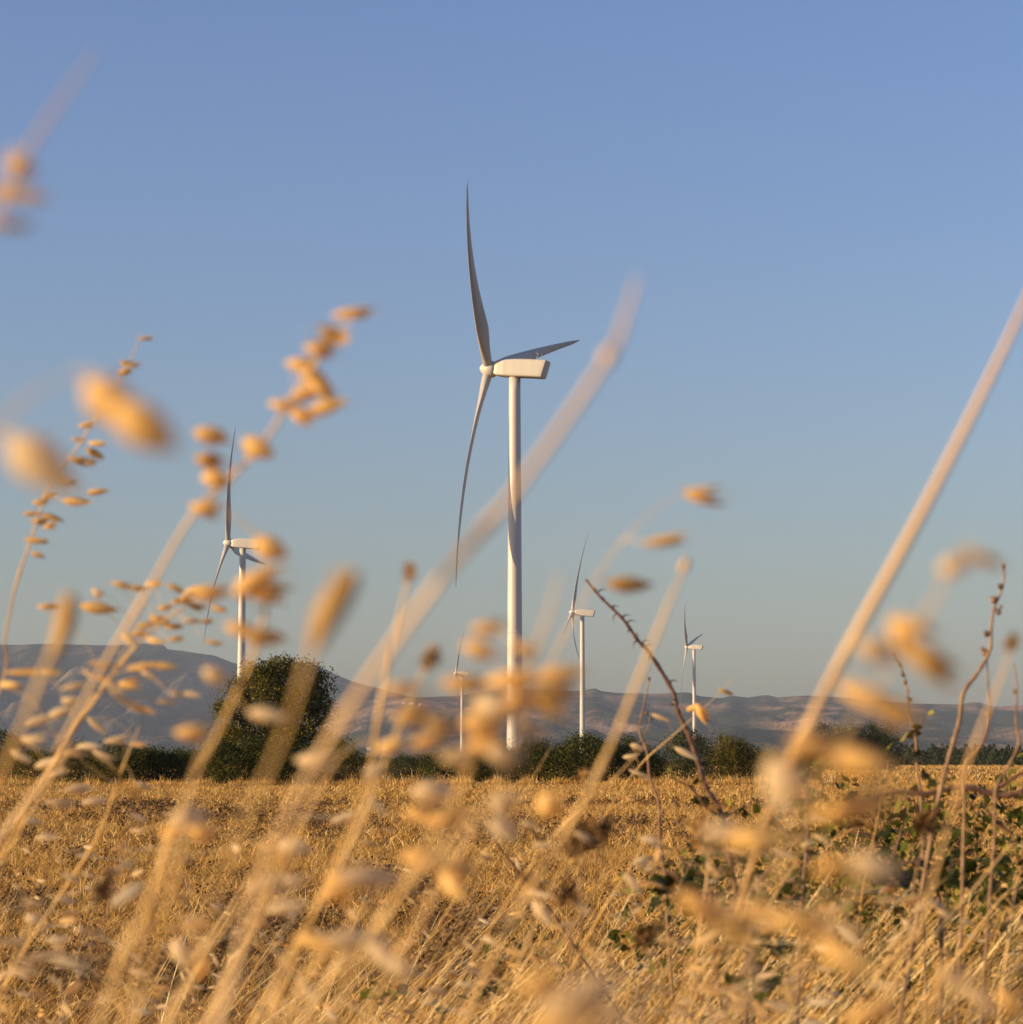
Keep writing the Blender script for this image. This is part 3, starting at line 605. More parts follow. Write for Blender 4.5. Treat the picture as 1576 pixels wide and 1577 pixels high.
def stalk(name, label, pts, rad, spik=(), m='stem', cat='grass stalk', group=HEADG, leaf=None, head=None, node=None):
    """pts [(px,row,d)] from tip down; spik [(px,row,len_px,wid_px,angle,colour)], angle counter-clockwise in the picture"""
    path = [P(*p) for p in pts]; ext = stalk_base(path); allp = smooth_path(path + ext, 7)
    base = allp[-1].copy(); base.z = float(gz(base.x, base.y)); root = empty(name, base); tag(root, label, cat, group)
    L = len(allp); mb = MB(); rad = rad * .37
    radii = [rad * (.35 + .65 * min(1, i / (L * .22))) for i in range(L)]
    for kk in (int(L * rnd.uniform(.3, .4)), int(L * rnd.uniform(.55, .65)), int(L * rnd.uniform(.78, .88))):      # joints of the culm, with a loose sheath edge
        for dk_, am in ((-1, .12), (0, .55), (1, .28), (2, .2), (3, .12)):
            if 1 < kk + dk_ < L: radii[kk + dk_] *= 1 + am
    mb.tube([p - base for p in allp], radii, 10)
    if node:
        for ni in node:
            q = min(range(L), key=lambda i: (allp[i] - P(*ni)).length); mb.tube([allp[q] - base + (allp[max(q - 1, 0)] - allp[q]).normalized() * rad * 3 * t_ for t_ in (-1, 0, 1)], [rad * .9, rad * 1.9, rad * .9], 10)
    jt = pts[0][2]
    for (px, row, ln, wd, ang, c_) in spik:
        # distance of the closest stem point in the picture
        dd = min(pts, key=lambda p_: (p_[0] - px) ** 2 + (p_[1] - row) ** 2)[2] * (1 + rnd.uniform(-.03, .03))
        c = P(px, row, dd); sc_ = PXM(dd) * 1.18; wd *= (1.12 if dd < 1.2 else .86); a = R(ang)
        ex = Vector((math.cos(a), rnd.uniform(-.35, .35), math.sin(a))).normalized()
        roll = rnd.uniform(0, 2 * math.pi); t1 = ex.cross(Vector((0, 1, 0))).normalized(); t2 = ex.cross(t1)
        ey = t1 * math.cos(roll) + t2 * math.sin(roll); ez = ex.cross(ey)
        me = rnd.choice(SPK[c_]); o = link('spikelet', me, root)
        W = wd * sc_; Mx = Matrix((ex * ln * sc_, ey * W, ez * W)).transposed().to_4x4(); Mx.translation = c - base; o.matrix_local = Mx
        # hair-thin stalklet
        att = c - ex * ln * sc_ * .5; near = min(allp[: int(L * .85)], key=lambda p_: (p_ - att).length + .4 * max(0, p_.z - att.z + .0))
        if (near - att).length < .2:
            mid = near.lerp(att, .5) + Vector((0, 0, .15 * (near - att).length)); mb.tube([q_ - base for q_ in smooth_path([near, mid, att], 4)], max(.00022, rad * .16), 4)
    mb.build('stem', M[m], root)
    for lf in (leaf or []):
        lp = smooth_path([P(*p_) for p_ in lf[0]], 6); n_ = len(lp); w0 = lf[1]; mb2 = MB(); v = []; f = []
        for i, p_ in enumerate(lp):
            t_ = i / (n_ - 1); tg = (lp[min(i + 1, n_ - 1)] - lp[max(i - 1, 0)]).normalized(); sd = tg.cross(Vector((.2 + .5 * t_, 1, .1))).normalized(); nrm = tg.cross(sd)
            ww = w0 * (math.sin(math.pi * (.12 + .86 * t_)) ** .7) * .5
            v += [p_ - base - sd * ww, p_ - base + nrm * ww * .25, p_ - base + sd * ww, p_ - base + nrm * (ww * .25 + .0003)]
        for i in range(n_ - 1):
            for k in range(4): f.append((i * 4 + k, i * 4 + (k + 1) % 4, (i + 1) * 4 + (k + 1) % 4, (i + 1) * 4 + k))
        mb2.add(v, f); mb2.build('leaf', M[lf[2] if len(lf) > 2 else 'stem'], root)
    if head:
        hx, hr, hd, hl, hw, ha, hm_ = head; seed_head(root, base, hx, hr, hd, hl, hw, ha, hm_)
    return root
def seed_head(root, base, px, row, d, ln, wd, ang, m_, n=150, name='seed_head', scale=.22):
    """bristly dried flower head: many small bracts round an oval core"""
    rg = np.random.default_rng(int(px * 7 + row)); c = np.array(P(px, row, d) - base); s_ = PXM(d); a = R(ang)
    ax = np.array([math.cos(a), 0, math.sin(a)]); sd = np.array([-math.sin(a), 0, math.cos(a)]); dp = np.array([0, 1, 0])
    q = rg.normal(size=(n, 3)); q /= np.linalg.norm(q, axis=1)[:, None]; rr_ = rg.uniform(.25, 1, n)
    pos = c + (q[:, :1] * ax * ln * .5 + q[:, 1:2] * sd * wd * .5 + q[:, 2:] * dp * wd * .5) * s_ * rr_[:, None]
    b_ = min(ln, wd) * s_
    # bracts point outward
    mats = rand_rot(rg, n); dirs = q[:, :1] * ax + q[:, 1:2] * sd + q[:, 2:] * dp + ax * .3; dirs /= np.linalg.norm(dirs, axis=1)[:, None]
    o1 = np.cross(dirs, mats[:, 0]); o1 /= np.linalg.norm(o1, axis=1)[:, None]; o2 = np.cross(dirs, o1)
    mt = np.stack([dirs * b_ * scale * 2.0, o1 * b_ * scale, o2 * b_ * scale], -1)
    v, f = inst(SP6, SPF, pos, mt); return link(name, np_mesh(name, v, f, M[m_], False), root)
def line(a, b_, n): return [(a[0] + (b_[0] - a[0]) * i / (n - 1), a[1] + (b_[1] - a[1]) * i / (n - 1)) for i in range(n)]

# --- tall stems crossing the sky
stalk('grass_stalk', 'thick blurred straw stem crossing in front of the largest turbine tower, tip near its nacelle', [(982, 425, .50), (962, 490, .50), (938, 548, .50), (800, 748, .50), (690, 878, .50), (600, 1000, .51), (520, 1120, .52), (430, 1290, .53), (330, 1600, .54)], .0023, m='stem_pink', node=[(938, 548, .50)])
stalk('grass_stalk', 'thickest straight pinkish straw stem, leaning in from the right edge of the sky', [(1625, 360, .78), (1545, 540, .78), (1420, 790, .78), (1300, 1010, .78), (1228, 1155, .78), (1196, 1220, .95), (1160, 1330, 1.4), (1110, 1470, 2.1), (1060, 1600, 2.8)], .0046, m='stem_pink')
stalk('grass_stalk', 'blurred straw stem with a blunt orange tip, left of the arching brown cane top', [(1060, 858, .85), (1022, 950, .85), (962, 1100, .86), (915, 1205, .86), (868, 1290, .87), (700, 1600, .9)], .0024, node=[(1056, 868, .85)])
stalk('oat_stalk', 'blurred wild oat stalk whose orange spikelets climb left of the largest turbine hub', [(552, 478, .86), (505, 530, .87), (440, 630, .88), (400, 690, .88), (345, 745, .9), (292, 800, .9), (225, 915, .92), (150, 1040, .94), (90, 1150, .95), (0, 1290, 1.0)], .0022,
  [(545, 483, 58, 20, 4, 'o'), (512, 517, 50, 24, 172, 'o'), (494, 540, 46, 24, -12, 'o'), (470, 562, 56, 24, -8, 'o'), (484, 585, 54, 26, -42, 'o'), (497, 600, 46, 24, -30, 'o'), (468, 606, 40, 20, 8, 'o'), (438, 625, 46, 20, -10, 'o'), (466, 642, 40, 26, -25, 'o'),
   (505, 626, 56, 22, 14, 'o'), (398, 690, 46, 32, -25, 'o'), (325, 670, 48, 24, -8, 'o'), (322, 710, 40, 28, -10, 'd'), (332, 738, 38, 26, -15, 'o'), (318, 784, 46, 22, -12, 'o')], m='stem_pink')
stalk('oat_stalk', 'wild oat stalk with orange spikelets hanging around the second turbine tower', [(352, 790, .80), (400, 830, .80), (412, 900, .80), (398, 985, .80), (345, 1110, .82), (300, 1200, .84), (245, 1340, .86), (180, 1600, .9)], .0020,
  [(416, 845, 48, 32, -28, 'o'), (402, 893, 70, 28, 8, 'o'), (408, 912, 74, 30, -8, 'o'), (385, 905, 50, 26, 20, 'o'), (408, 982, 58, 24, -3, 'o'), (372, 970, 46, 20, -15, 'o'), (330, 1040, 34, 26, -30, 'p'), (411, 1101, 52, 22, -8, 'p'), (298, 1130, 50, 24, -4, 'o'), (325, 915, 50, 22, 10, 'o')])
stalk('oat_stalk', 'in-focus wild oat with small brown spikelets at the left, beside the huge blurred ones', [(218, 515, 2.0), (198, 560, 2.0), (150, 640, 2.0), (112, 700, 2.0), (75, 750, 2.0), (48, 830, 2.0), (25, 900, 2.05), (8, 980, 2.1), (-20, 1120, 2.2)], .0024,
  [(225, 521, 22, 8, 0, 'd'), (196, 560, 22, 11, -10, 'd'), (206, 563, 24, 10, 12, 'p'), (193, 573, 20, 12, 10, 'o'), (134, 655, 24, 11, 5, 'o'), (120, 677, 20, 9, 0, 'o'), (150, 683, 26, 10, -4, 'o'), (146, 698, 28, 14, -25, 'd'), (124, 710, 32, 15, -12, 'd'), (140, 713, 22, 10, -5, 'd'),
   (150, 757, 30, 12, 8, 'o'), (92, 733, 36, 18, -25, 'o'), (105, 744, 28, 14, 10, 'd'), (118, 773, 38, 15, -4, 'o'), (62, 774, 22, 10, 0, 'o'), (50, 791, 26, 10, 3, 'o'), (80, 797, 30, 12, -18, 'd'), (62, 803, 26, 12, 0, 'd'), (78, 810, 22, 12, 10, 'o'), (55, 832, 34, 12, -4, 'd'), (62, 833, 20, 9, -10, 'd'), (58, 854, 20, 10, -15, 'd'), (75, 765, 22, 11, 15, 'o')], m='stem_pink')
stalk('oat_stalk', 'very near wild oat with two huge blurred orange spikelets at upper left', [(110, 575, .40), (60, 600, .40), (10, 640, .40), (-60, 720, .40), (-120, 900, .41), (-160, 1300, .43), (-180, 1620, .44)], .0009,
  [(172, 618, 92, 62, -35, 'o'), (222, 655, 96, 60, -30, 'o'), (60, 715, 112, 66, -42, 'p'), (35, 690, 50, 40, -30, 'o')])
stalk('oat_stalk', 'near blurred oat tip in the upper left corner with a faint grey-pink stem', [(150, 75, .46), (110, 130, .46), (60, 205, .46), (32, 250, .46), (5, 310, .46), (-40, 420, .46), (-110, 700, .47), (-170, 1200, .48), (-200, 1620, .5)], .0013,
  [(30, 258, 44, 36, -30, 'o'), (18, 297, 56, 24, 0, 'o'), (48, 303, 50, 16, -5, 'd'), (20, 345, 54, 16, -3, 'd')], m='stem_pink')
stalk('oat_stalk', 'left panicle of small straw spikelets hanging before the end of the mesa', [(345, 900, 1.75), (300, 925, 1.75), (250, 960, 1.75), (205, 1000, 1.75), (160, 1060, 1.78), (90, 1160, 1.8), (30, 1260, 1.85), (-60, 1420, 1.9)], .0022,
  [(190, 901, 34, 12, -12, 'o'), (212, 906, 26, 12, 2, 'd'), (237, 899, 28, 12, 0, 'o'), (150, 914, 20, 14, -40, 'p'), (76, 934, 32, 13, 0, 'o'), (152, 937, 50, 22, -8, 'o'), (254, 936, 22, 11, 10, 'o'), (271, 906, 26, 11, -20, 'd'), (282, 924, 34, 16, 10, 'o'), (290, 915, 26, 12, 25, 'p'), (310, 910, 46, 22, 5, 'o'),
   (338, 938, 24, 11, -12, 'd'), (303, 936, 28, 12, -20, 'd'), (246, 955, 30, 16, -12, 'o'), (268, 965, 26, 11, 0, 'o'), (225, 963, 30, 12, 5, 'd'), (295, 956, 26, 10, 0, 'p'), (318, 957, 22, 9, 0, 'd'), (200, 985, 28, 20, -35, 'p'), (240, 987, 28, 13, -10, 'o'), (271, 984, 24, 11, 8, 'd'), (215, 975, 24, 12, 5, 'o'), (330, 990, 26, 8, -10, 'o')], m='stem')
stalk('oat_stalk', 'left panicle of pale spikelets hanging low across the dark blue mesa slope', [(200, 985, 1.55), (172, 1040, 1.55), (140, 1080, 1.56), (98, 1150, 1.58), (40, 1250, 1.6), (-40, 1400, 1.65)], .0025,
  [(40, 1035, 60, 12, 2, 'o'), (78, 1035, 34, 12, -6, 'o'), (16, 1055, 34, 16, -3, 'o'), (160, 1023, 42, 13, -3, 'p'), (115, 1057, 36, 14, 12, 'p'), (140, 1040, 30, 11, -30, 'p'), (220, 1027, 46, 14, 10, 'o'), (252, 1026, 36, 14, -5, 'o'), (230, 1040, 28, 12, -25, 'p'), (200, 1053, 34, 20, 5, 'o'), (178, 1060, 30, 14, -25, 'p'), (165, 1050, 34, 13, -30, 'o'),
   (190, 1078, 44, 12, -35, 'p'), (208, 1088, 36, 15, -30, 'o'), (222, 1092, 30, 12, -15, 'o'), (257, 1081, 30, 10, -3, 'p'), (273, 1069, 24, 11, -10, 'p'), (295, 1069, 28, 10, -8, 'p'), (108, 1080, 26, 16, -10, 'p'), (92, 1097, 34, 18, 15, 'p'), (60, 1110, 36, 16, 20, 'p'), (55, 1138, 34, 16, 10, 'p'), (48, 1142, 28, 20, -20, 'p')])
stalk('oat_stalk', 'pale spikelets of a low panicle hanging before the leftmost hedge shrubs', [(215, 1118, 1.9), (190, 1180, 1.9), (150, 1290, 1.95), (95, 1375, 2.0), (40, 1460, 2.0), (-40, 1590, 2.1)], .0029,
  [(150, 1118, 34, 12, -38, 'p'), (182, 1140, 40, 13, 6, 'p'), (135, 1150, 34, 13, 0, 'p'), (160, 1165, 36, 14, -25, 'p'), (115, 1160, 36, 14, 8, 'p'), (32, 1165, 34, 16, -30, 'p'), (213, 1147, 28, 8, -5, 'o'), (90, 1190, 30, 10, 30, 'p'), (75, 1175, 40, 16, 15, 'p'), (220, 1210, 24, 10, -20, 'p'), (120, 1215, 40, 16, 10, 'p'), (95, 1238, 44, 16, -8, 'p'),
   (145, 1235, 34, 16, 5, 'p'), (45, 1265, 34, 14, -5, 'p'), (70, 1290, 30, 12, 5, 'p')])
stalk('grass_stalk', 'blurred orange-brown leaf sheath standing up between the second turbine and the tree', [(520, 870, .46), (505, 915, .46), (485, 985, .46), (462, 1060, .46), (430, 1150, .47), (350, 1330, .48), (260, 1600, .5)], .0012, leaf=[([(545, 880, .46), (505, 945, .46), (478, 1010, .46)], .0062, 'seedhead_orange')])
stalk('grass_stalk', 'blurred orange leaf sheath standing over the mesa near the left edge', [(100, 905, .6), (98, 950, .6), (78, 1010, .6), (30, 1130, .6), (-40, 1300, .62), (-120, 1600, .65)], .0020, leaf=[([(108, 915, .6), (98, 965, .6), (75, 1030, .6)], .006, 'seedhead_orange')])
stalk('grass_stalk', 'upright blurred stalk with a small blunt brown tip, left of the largest tower', [(632, 868, 1.0), (625, 910, 1.0), (603, 1000, 1.0), (582, 1110, 1.0), (566, 1200, 1.02), (520, 1320, 1.05), (420, 1560, 1.1), (400, 1620, 1.1)], .0022, head=(631, 880, 1.0, 34, 22, 80, 'seedhead_orange'))
stalk('grass_stalk', 'blurred stalk with an orange egg-shaped tip above the smallest turbine', [(668, 998, .95), (640, 1060, .95), (590, 1180, .96), (530, 1320, .97), (455, 1460, 1.0), (380, 1610, 1.0)], .0020, head=(664, 1014, .95, 44, 30, 65, 'seedhead_orange'))
stalk('oat_stalk', 'dense blurred oat head covering the foot of the largest turbine tower', [(862, 880, .62), (840, 960, .62), (800, 1050, .62), (740, 1150, .63), (690, 1250, .64), (590, 1420, .66), (490, 1610, .68)], .0016,
  [(752, 968, 50, 24, 8, 'o'), (738, 1000, 46, 24, -15, 'o'), (808, 1000, 36, 20, -10, 'o'), (862, 1038, 66, 24, 8, 'o'), (792, 1046, 84, 34, 4, 'o'), (722, 1054, 76, 26, -2, 'o'), (850, 1080, 70, 44, -8, 'd'), (640, 1100, 60, 32, 10, 'd'), (618, 1062, 50, 22, 0, 'o'), (765, 1092, 70, 46, -12, 'p'), (740, 1115, 60, 34, 10, 'o'), (812, 1128, 40, 36, -50, 'p'),
   (708, 1165, 56, 28, 2, 'p'), (775, 1165, 54, 34, -20, 'p'), (680, 1120, 50, 24, -25, 'd'), (745, 1145, 50, 24, 20, 'o'), (660, 1140, 50, 22, 20, 'o'), (800, 1080, 44, 26, 10, 'o')])
stalk('oat_stalk', 'nodding oat stalk with three blurred spikelets in the sky right of the largest tower', [(1060, 752, .88), (1010, 785, .88), (945, 850, .88), (885, 950, .88), (830, 1060, .88), (760, 1220, .9), (640, 1440, .92), (540, 1610, .95)], .0009,
  [(1086, 762, 58, 24, -2, 'o'), (1024, 833, 66, 14, 6, 'd'), (968, 901, 62, 22, -4, 'd')], m='stem_pink')
stalk('oat_stalk', 'very near oat stalk with large blurred amber spikelets at the right', [(1545, 860, .48), (1500, 850, .48), (1470, 870, .48), (1430, 940, .48), (1350, 1060, .48), (1290, 1150, .48), (1210, 1330, .49), (1120, 1620, .5)], .0008,
  [(1470, 870, 50, 34, 30, 'p'), (1515, 862, 60, 18, -25, 'd'), (1398, 978, 62, 50, -40, 'o'), (1436, 1020, 84, 46, -35, 'd'), (1350, 1000, 54, 36, -10, 'p'), (1335, 1075, 84, 34, -22, 'o'), (1380, 1100, 80, 36, -25, 'd'), (1262, 1152, 90, 34, -12, 'o'), (1325, 1172, 90, 38, -8, 'o'), (1210, 1205, 84, 54, -60, 'p'), (1330, 1240, 150, 36, 14, 'o')])
stalk('grass_stalk', 'blurred stalk with a small brown bud tip at the right edge of the frame', [(1561, 985, .9), (1540, 1050, .9), (1500, 1150, .9), (1465, 1260, .92), (1420, 1420, .95), (1360, 1620, 1.0)], .0018, m='stem_pink', head=(1559, 990, .9, 34, 22, 70, 'seedhead_orange'))
stalk('oat_stalk', 'short oat stalk with papery spikelets around the lower end of the brown cane', [(1135, 1040, 3.0), (1090, 1085, 3.0), (1040, 1130, 3.0), (985, 1180, 3.05), (930, 1260, 3.1), (870, 1380, 3.2), (800, 1500, 3.3)], .0016,
  [(1082, 1098, 32, 22, -55, 'o'), (1068, 1090, 20, 12, 20, 'o'), (1018, 1105, 28, 9, -20, 'p'), (1056, 1160, 34, 12, -28, 'p'), (972, 1166, 22, 11, 0, 'p'), (982, 1150, 20, 12, -15, 'p'), (985, 1192, 30, 9, -22, 'p'), (1118, 1066, 22, 9, -20, 'd')])
stalk('oat_stalk', 'pair of large pale blurred spikelets before the round shrub right of the tree', [(560, 1140, .9), (520, 1170, .9), (470, 1260, .9), (400, 1400, .92), (300, 1610, .95)], .0016, [(486, 1171, 60, 24, 0, 'p'), (576, 1190, 30, 26, 40, 'p'), (600, 1150, 40, 18, 10, 'o')])

# --- lower stems
LOW = [
 ('straw stem with a pointed tip rising before the dark hedge, right of the largest tower', [(852, 1146, 2.4), (795, 1240, 2.4), (722, 1352, 2.45), (640, 1480, 2.5), (560, 1600, 2.5)], .0016),
 ('thin straw stem crossing behind the brown dried flower cluster', [(1000, 1140, 2.0), (945, 1200, 2.0), (868, 1270, 2.0), (790, 1375, 2.05), (715, 1500, 2.1), (660, 1600, 2.1)], .0022),
 ('bright straw stem ending in a frayed tip below the small hooked twig', [(1018, 1248, 2.6), (975, 1330, 2.6), (930, 1400, 2.6), (872, 1505, 2.7), (800, 1610, 2.7)], .0028),
 ('upright amber straw stem below the lower end of the brown cane', [(1096, 1262, 2.3), (1088, 1360, 2.3), (1074, 1460, 2.3), (1062, 1610, 2.35)], .0028),
 ('long straw stem running down from the right edge above the corner', [(1600, 1245, 2.0), (1520, 1345, 2.0), (1440, 1440, 2.0), (1340, 1560, 2.05), (1290, 1620, 2.05)], .0026),
 ('pale upright straw stem near the right edge, crossing the shiny one', [(1568, 1335, 2.3), (1556, 1430, 2.3), (1544, 1520, 2.3), (1536, 1610, 2.3)], .0030),
 ('shiny bleached straw stem glinting near the lower right corner', [(1576, 1352, 2.6), (1530, 1398, 2.6), (1478, 1470, 2.6), (1440, 1520, 2.6), (1380, 1610, 2.65)], .0030),
 ('thick blurred straw stem in the lower left running to the bottom edge', [(318, 1140, .62), (292, 1220, .62), (268, 1300, .62), (225, 1400, .63), (180, 1500, .64), (140, 1610, .65)], .0024),
 ('blurred straw stem in the lower middle left, right of the pale seed tuft', [(420, 1310, .75), (370, 1390, .75), (300, 1490, .76), (240, 1610, .78)], .0024),
 ('orange blurred stem reaching the bottom edge left of centre', [(740, 1230, .8), (680, 1310, .8), (600, 1400, .8), (520, 1500, .82), (440, 1620, .84)], .0024),
 ('slender straw stem leaning at the left edge below the mesa', [(115, 1150, 1.7), (80, 1200, 1.7), (30, 1280, 1.7), (-30, 1370, 1.75)], .0022),
 ('fine stem rising between the two lower left seed tufts', [(395, 1325, 2.6), (350, 1400, 2.6), (320, 1450, 2.6), (290, 1520, 2.6), (250, 1610, 2.6)], .0014),
 ('straw stem bundled with a twin, crossing the lower right', [(1450, 1380, 2.2), (1380, 1470, 2.2), (1310, 1560, 2.2), (1260, 1620, 2.2)], .0026),
 ('broken straw stem lying over the bramble at the right', [(1370, 1170, 2.8), (1355, 1250, 2.8), (1335, 1340, 2.85), (1320, 1430, 2.9), (1290, 1610, 2.95)], .0022),
 ('slim straw stem standing at the bottom centre', [(935, 1340, 2.0), (880, 1430, 2.0), (830, 1520, 2.0), (780, 1610, 2.0)], .0020),
 ('stem slanting to the bottom edge right of centre with a bent tip', [(1250, 1290, 2.2), (1200, 1370, 2.2), (1130, 1480, 2.2), (1050, 1610, 2.2)], .0022),
 ('blurred stem rising over the dark weeds at left of centre', [(580, 1225, 1.1), (535, 1320, 1.1), (480, 1420, 1.1), (420, 1520, 1.1), (370, 1610, 1.15)], .0024)]
for lab, pts, r_ in LOW: stalk('grass_stalk', lab, pts, r_ * .92)
# --- pale out-of-focus oat heads low in the frame
LOWO = [
 ('oat head of pale blurred spikelets below the largest turbine tower', [(790, 1200, .8), (740, 1250, .8), (690, 1330, .8), (620, 1460, .82), (540, 1620, .85)], .0014, [(665, 1222, 56, 34, 0, 'p'), (776, 1240, 40, 34, -25, 'p'), (845, 1238, 36, 38, 60, 'o'), (690, 1262, 70, 26, 4, 'o'), (650, 1255, 50, 24, -10, 'o'), (772, 1278, 46, 22, -30, 'p')]),
 ('oat head with long pale spikelets over the dark weed patch left of centre', [(680, 1320, .8), (620, 1345, .8), (560, 1400, .8), (480, 1500, .82), (400, 1620, .85)], .0014, [(655, 1326, 64, 30, -15, 'o'), (700, 1340, 60, 26, -5, 'o'), (565, 1352, 84, 28, -2, 'p'), (530, 1350, 50, 26, 12, 'o'), (520, 1375, 50, 22, 8, 'o'), (700, 1365, 50, 26, -45, 'o')]),
 ('oat head of three pale streaks low in the left half', [(470, 1300, 1.0), (450, 1330, 1.0), (400, 1420, 1.0), (330, 1560, 1.05), (300, 1610, 1.05)], .0012, [(453, 1304, 40, 24, 0, 'p'), (412, 1363, 60, 20, 5, 'p'), (452, 1356, 30, 16, 20, 'p'), (440, 1398, 60, 16, 10, 'p')]),
 ('round pale seed tuft on a blurred stem, below the second hedge shrub', [(292, 1262, .8), (280, 1320, .8), (250, 1420, .82), (190, 1620, .85)], .0018, [(290, 1262, 50, 34, 0, 'p'), (270, 1280, 44, 24, 20, 'o'), (312, 1285, 40, 26, -20, 'o')]),
 ('single bright pale spikelet with a drooping tip in the lower left', [(262, 1440, 1.1), (285, 1425, 1.1), (300, 1470, 1.1), (250, 1620, 1.15)], .0012, [(278, 1466, 40, 26, -55, 'p'), (312, 1488, 36, 16, 60, 'o')]),
 ('pair of small pale spikelets at the left edge of the stubble', [(60, 1400, 1.6), (45, 1430, 1.6), (10, 1520, 1.6), (-30, 1620, 1.65)], .0012, [(50, 1415, 22, 18, 0, 'p'), (26, 1450, 18, 12, 10, 'p'), (90, 1448, 32, 14, 5, 'p'), (125, 1433, 16, 12, 0, 'p'), (60, 1474, 34, 16, 10, 'p'), (110, 1352, 24, 10, -25, 'p')]),
 ('largest pale blurred spikelet on the bottom edge, right of centre', [(1000, 1520, .45), (950, 1540, .45), (880, 1620, .46), (850, 1700, .46)], .0010, [(905, 1545, 140, 60, 4, 'p'), (860, 1585, 90, 50, 10, 'o'), (830, 1515, 60, 36, 10, 'o')]),
 ('long drooping oat head with pale streaks at the bottom left of centre', [(600, 1450, .75), (540, 1440, .75), (490, 1480, .75), (430, 1620, .78)], .0012, [(540, 1448, 90, 24, 4, 'p'), (590, 1472, 70, 24, -40, 'p'), (490, 1450, 70, 22, -8, 'o'), (620, 1490, 40, 22, -50, 'p')]),
 ('oat spikelet hanging as a pale drop left of the brown dried flower cluster', [(870, 1330, 1.6), (845, 1375, 1.6), (800, 1480, 1.6), (740, 1610, 1.65)], .0014, [(835, 1405, 42, 22, -48, 'p'), (830, 1378, 40, 14, -10, 'p'), (898, 1288, 28, 11, -28, 'p'), (833, 1302, 24, 10, -6, 'p'), (782, 1278, 34, 22, -50, 'p'), (815, 1270, 26, 12, -15, 'p'), (975, 1360, 34, 16, -50, 'p'), (986, 1332, 24, 10, -25, 'p'), (900, 1400, 30, 10, -35, 'p')]),
 ('amber blurred oat head over the low bramble right of centre', [(1240, 1330, .55), (1180, 1360, .55), (1120, 1430, .55), (1030, 1620, .58)], .0010, [(1082, 1398, 80, 34, -30, 'o'), (1130, 1425, 80, 36, -30, 'd'), (1160, 1290, 90, 34, 0, 'o'), (1110, 1280, 50, 28, 15, 'p'), (1175, 1405, 60, 28, -10, 'o')]),
 ('amber blurred oat head in the lower right, over the shaded straw', [(1380, 1320, .5), (1330, 1350, .5), (1270, 1450, .5), (1180, 1640, .52)], .0010, [(1345, 1332, 70, 34, -10, 'p'), (1285, 1335, 60, 26, 5, 'o'), (1250, 1425, 90, 36, -25, 'o'), (1300, 1475, 80, 36, -35, 'o'), (1215, 1418, 60, 28, 0, 'o')]),
 ('oat head of pale drops near the lower right corner', [(1540, 1480, .7), (1500, 1500, .7), (1450, 1560, .7), (1400, 1640, .72)], .0011, [(1478, 1510, 60, 26, -25, 'p'), (1514, 1545, 56, 24, -50, 'p'), (1560, 1545, 50, 24, -40, 'o'), (1345, 1560, 80, 30, 15, 'o')]),
 ('oat head with pale papery spikelets over the bramble at the right', [(1460, 1350, 2.2), (1420, 1390, 2.2), (1370, 1470, 2.2), (1300, 1610, 2.25)], .0016, [(1265, 1292, 26, 11, -30, 'p'), (1205, 1314, 30, 11, -20, 'p'), (1275, 1403, 26, 13, -10, 'p'), (1440, 1392, 30, 14, -25, 'p'), (1415, 1400, 24, 10, 20, 'p'), (1456, 1408, 26, 12, -30, 'p'), (1245, 1300, 20, 9, 20, 'p'), (1400, 1425, 26, 12, -40, 'p'), (1380, 1445, 26, 10, 30, 'p'), (1490, 1420, 24, 9, -20, 'p')])]
for lab, pts, r_, sp in LOWO: stalk('oat_stalk', lab, pts, r_, sp)

# --- dried flower heads on stems
def flower(label, pts, rad, heads, m='twig'):
    r_ = stalk('dried_flower', label, pts, rad, m=m, cat='dried flower', group='dried flower heads in the foreground')
    b_ = r_.location
    for h in heads: seed_head(r_, b_, *h[:6], h[6], h[7], 'flower_head', h[8] if len(h) > 8 else .22)
flower('dark brown ragged dried flower cluster right of the lower centre', [(905, 1320, 1.9), (893, 1345, 1.9), (896, 1420, 1.9), (893, 1480, 1.95), (885, 1610, 2.0)], .0024,
  [(912, 1290, 1.9, 64, 60, 60, 'seedhead', 130, .15), (890, 1310, 1.9, 50, 40, 90, 'seedhead', 90, .17), (935, 1275, 1.9, 40, 34, 20, 'seedhead', 60, .2), (915, 1262, 1.85, 20, 18, 0, 'seedhead_orange', 30, .3)])
flower('reddish brown dried flower head below the dark ragged cluster', [(872, 1395, 2.0), (880, 1440, 2.0), (870, 1530, 2.0), (850, 1620, 2.0)], .002, [(874, 1378, 2.0, 44, 46, 60, 'seedhead', 90, .2), (824, 1360, 2.0, 34, 36, 60, 'seedhead', 70, .2)])
flower('brown tulip-shaped dried thistle head beside the upright amber stem', [(1088, 1310, 2.2), (1090, 1350, 2.2), (1100, 1450, 2.2), (1090, 1610, 2.2)], .002, [(1084, 1285, 2.2, 56, 44, 90, 'seedhead_orange', 110, .24), (1100, 1298, 2.2, 40, 30, 80, 'seedhead', 50, .24)])
flower('small dark brown dried flower head low in the left field', [(163, 1400, 1.6), (150, 1440, 1.6), (110, 1530, 1.6), (80, 1620, 1.6)], .0016, [(160, 1370, 1.6, 46, 28, 65, 'seedhead', 100, .26), (168, 1350, 1.6, 20, 22, 0, 'seedhead', 40, .3)])
flower('dark rounded dried flower head before the stubble at the right', [(1428, 1285, 2.1), (1412, 1340, 2.1), (1400, 1430, 2.1), (1385, 1610, 2.1)], .0020, [(1424, 1268, 2.1, 46, 36, 70, 'seedhead', 120, .22), (1440, 1250, 2.1, 24, 20, 10, 'seedhead', 40, .26)])
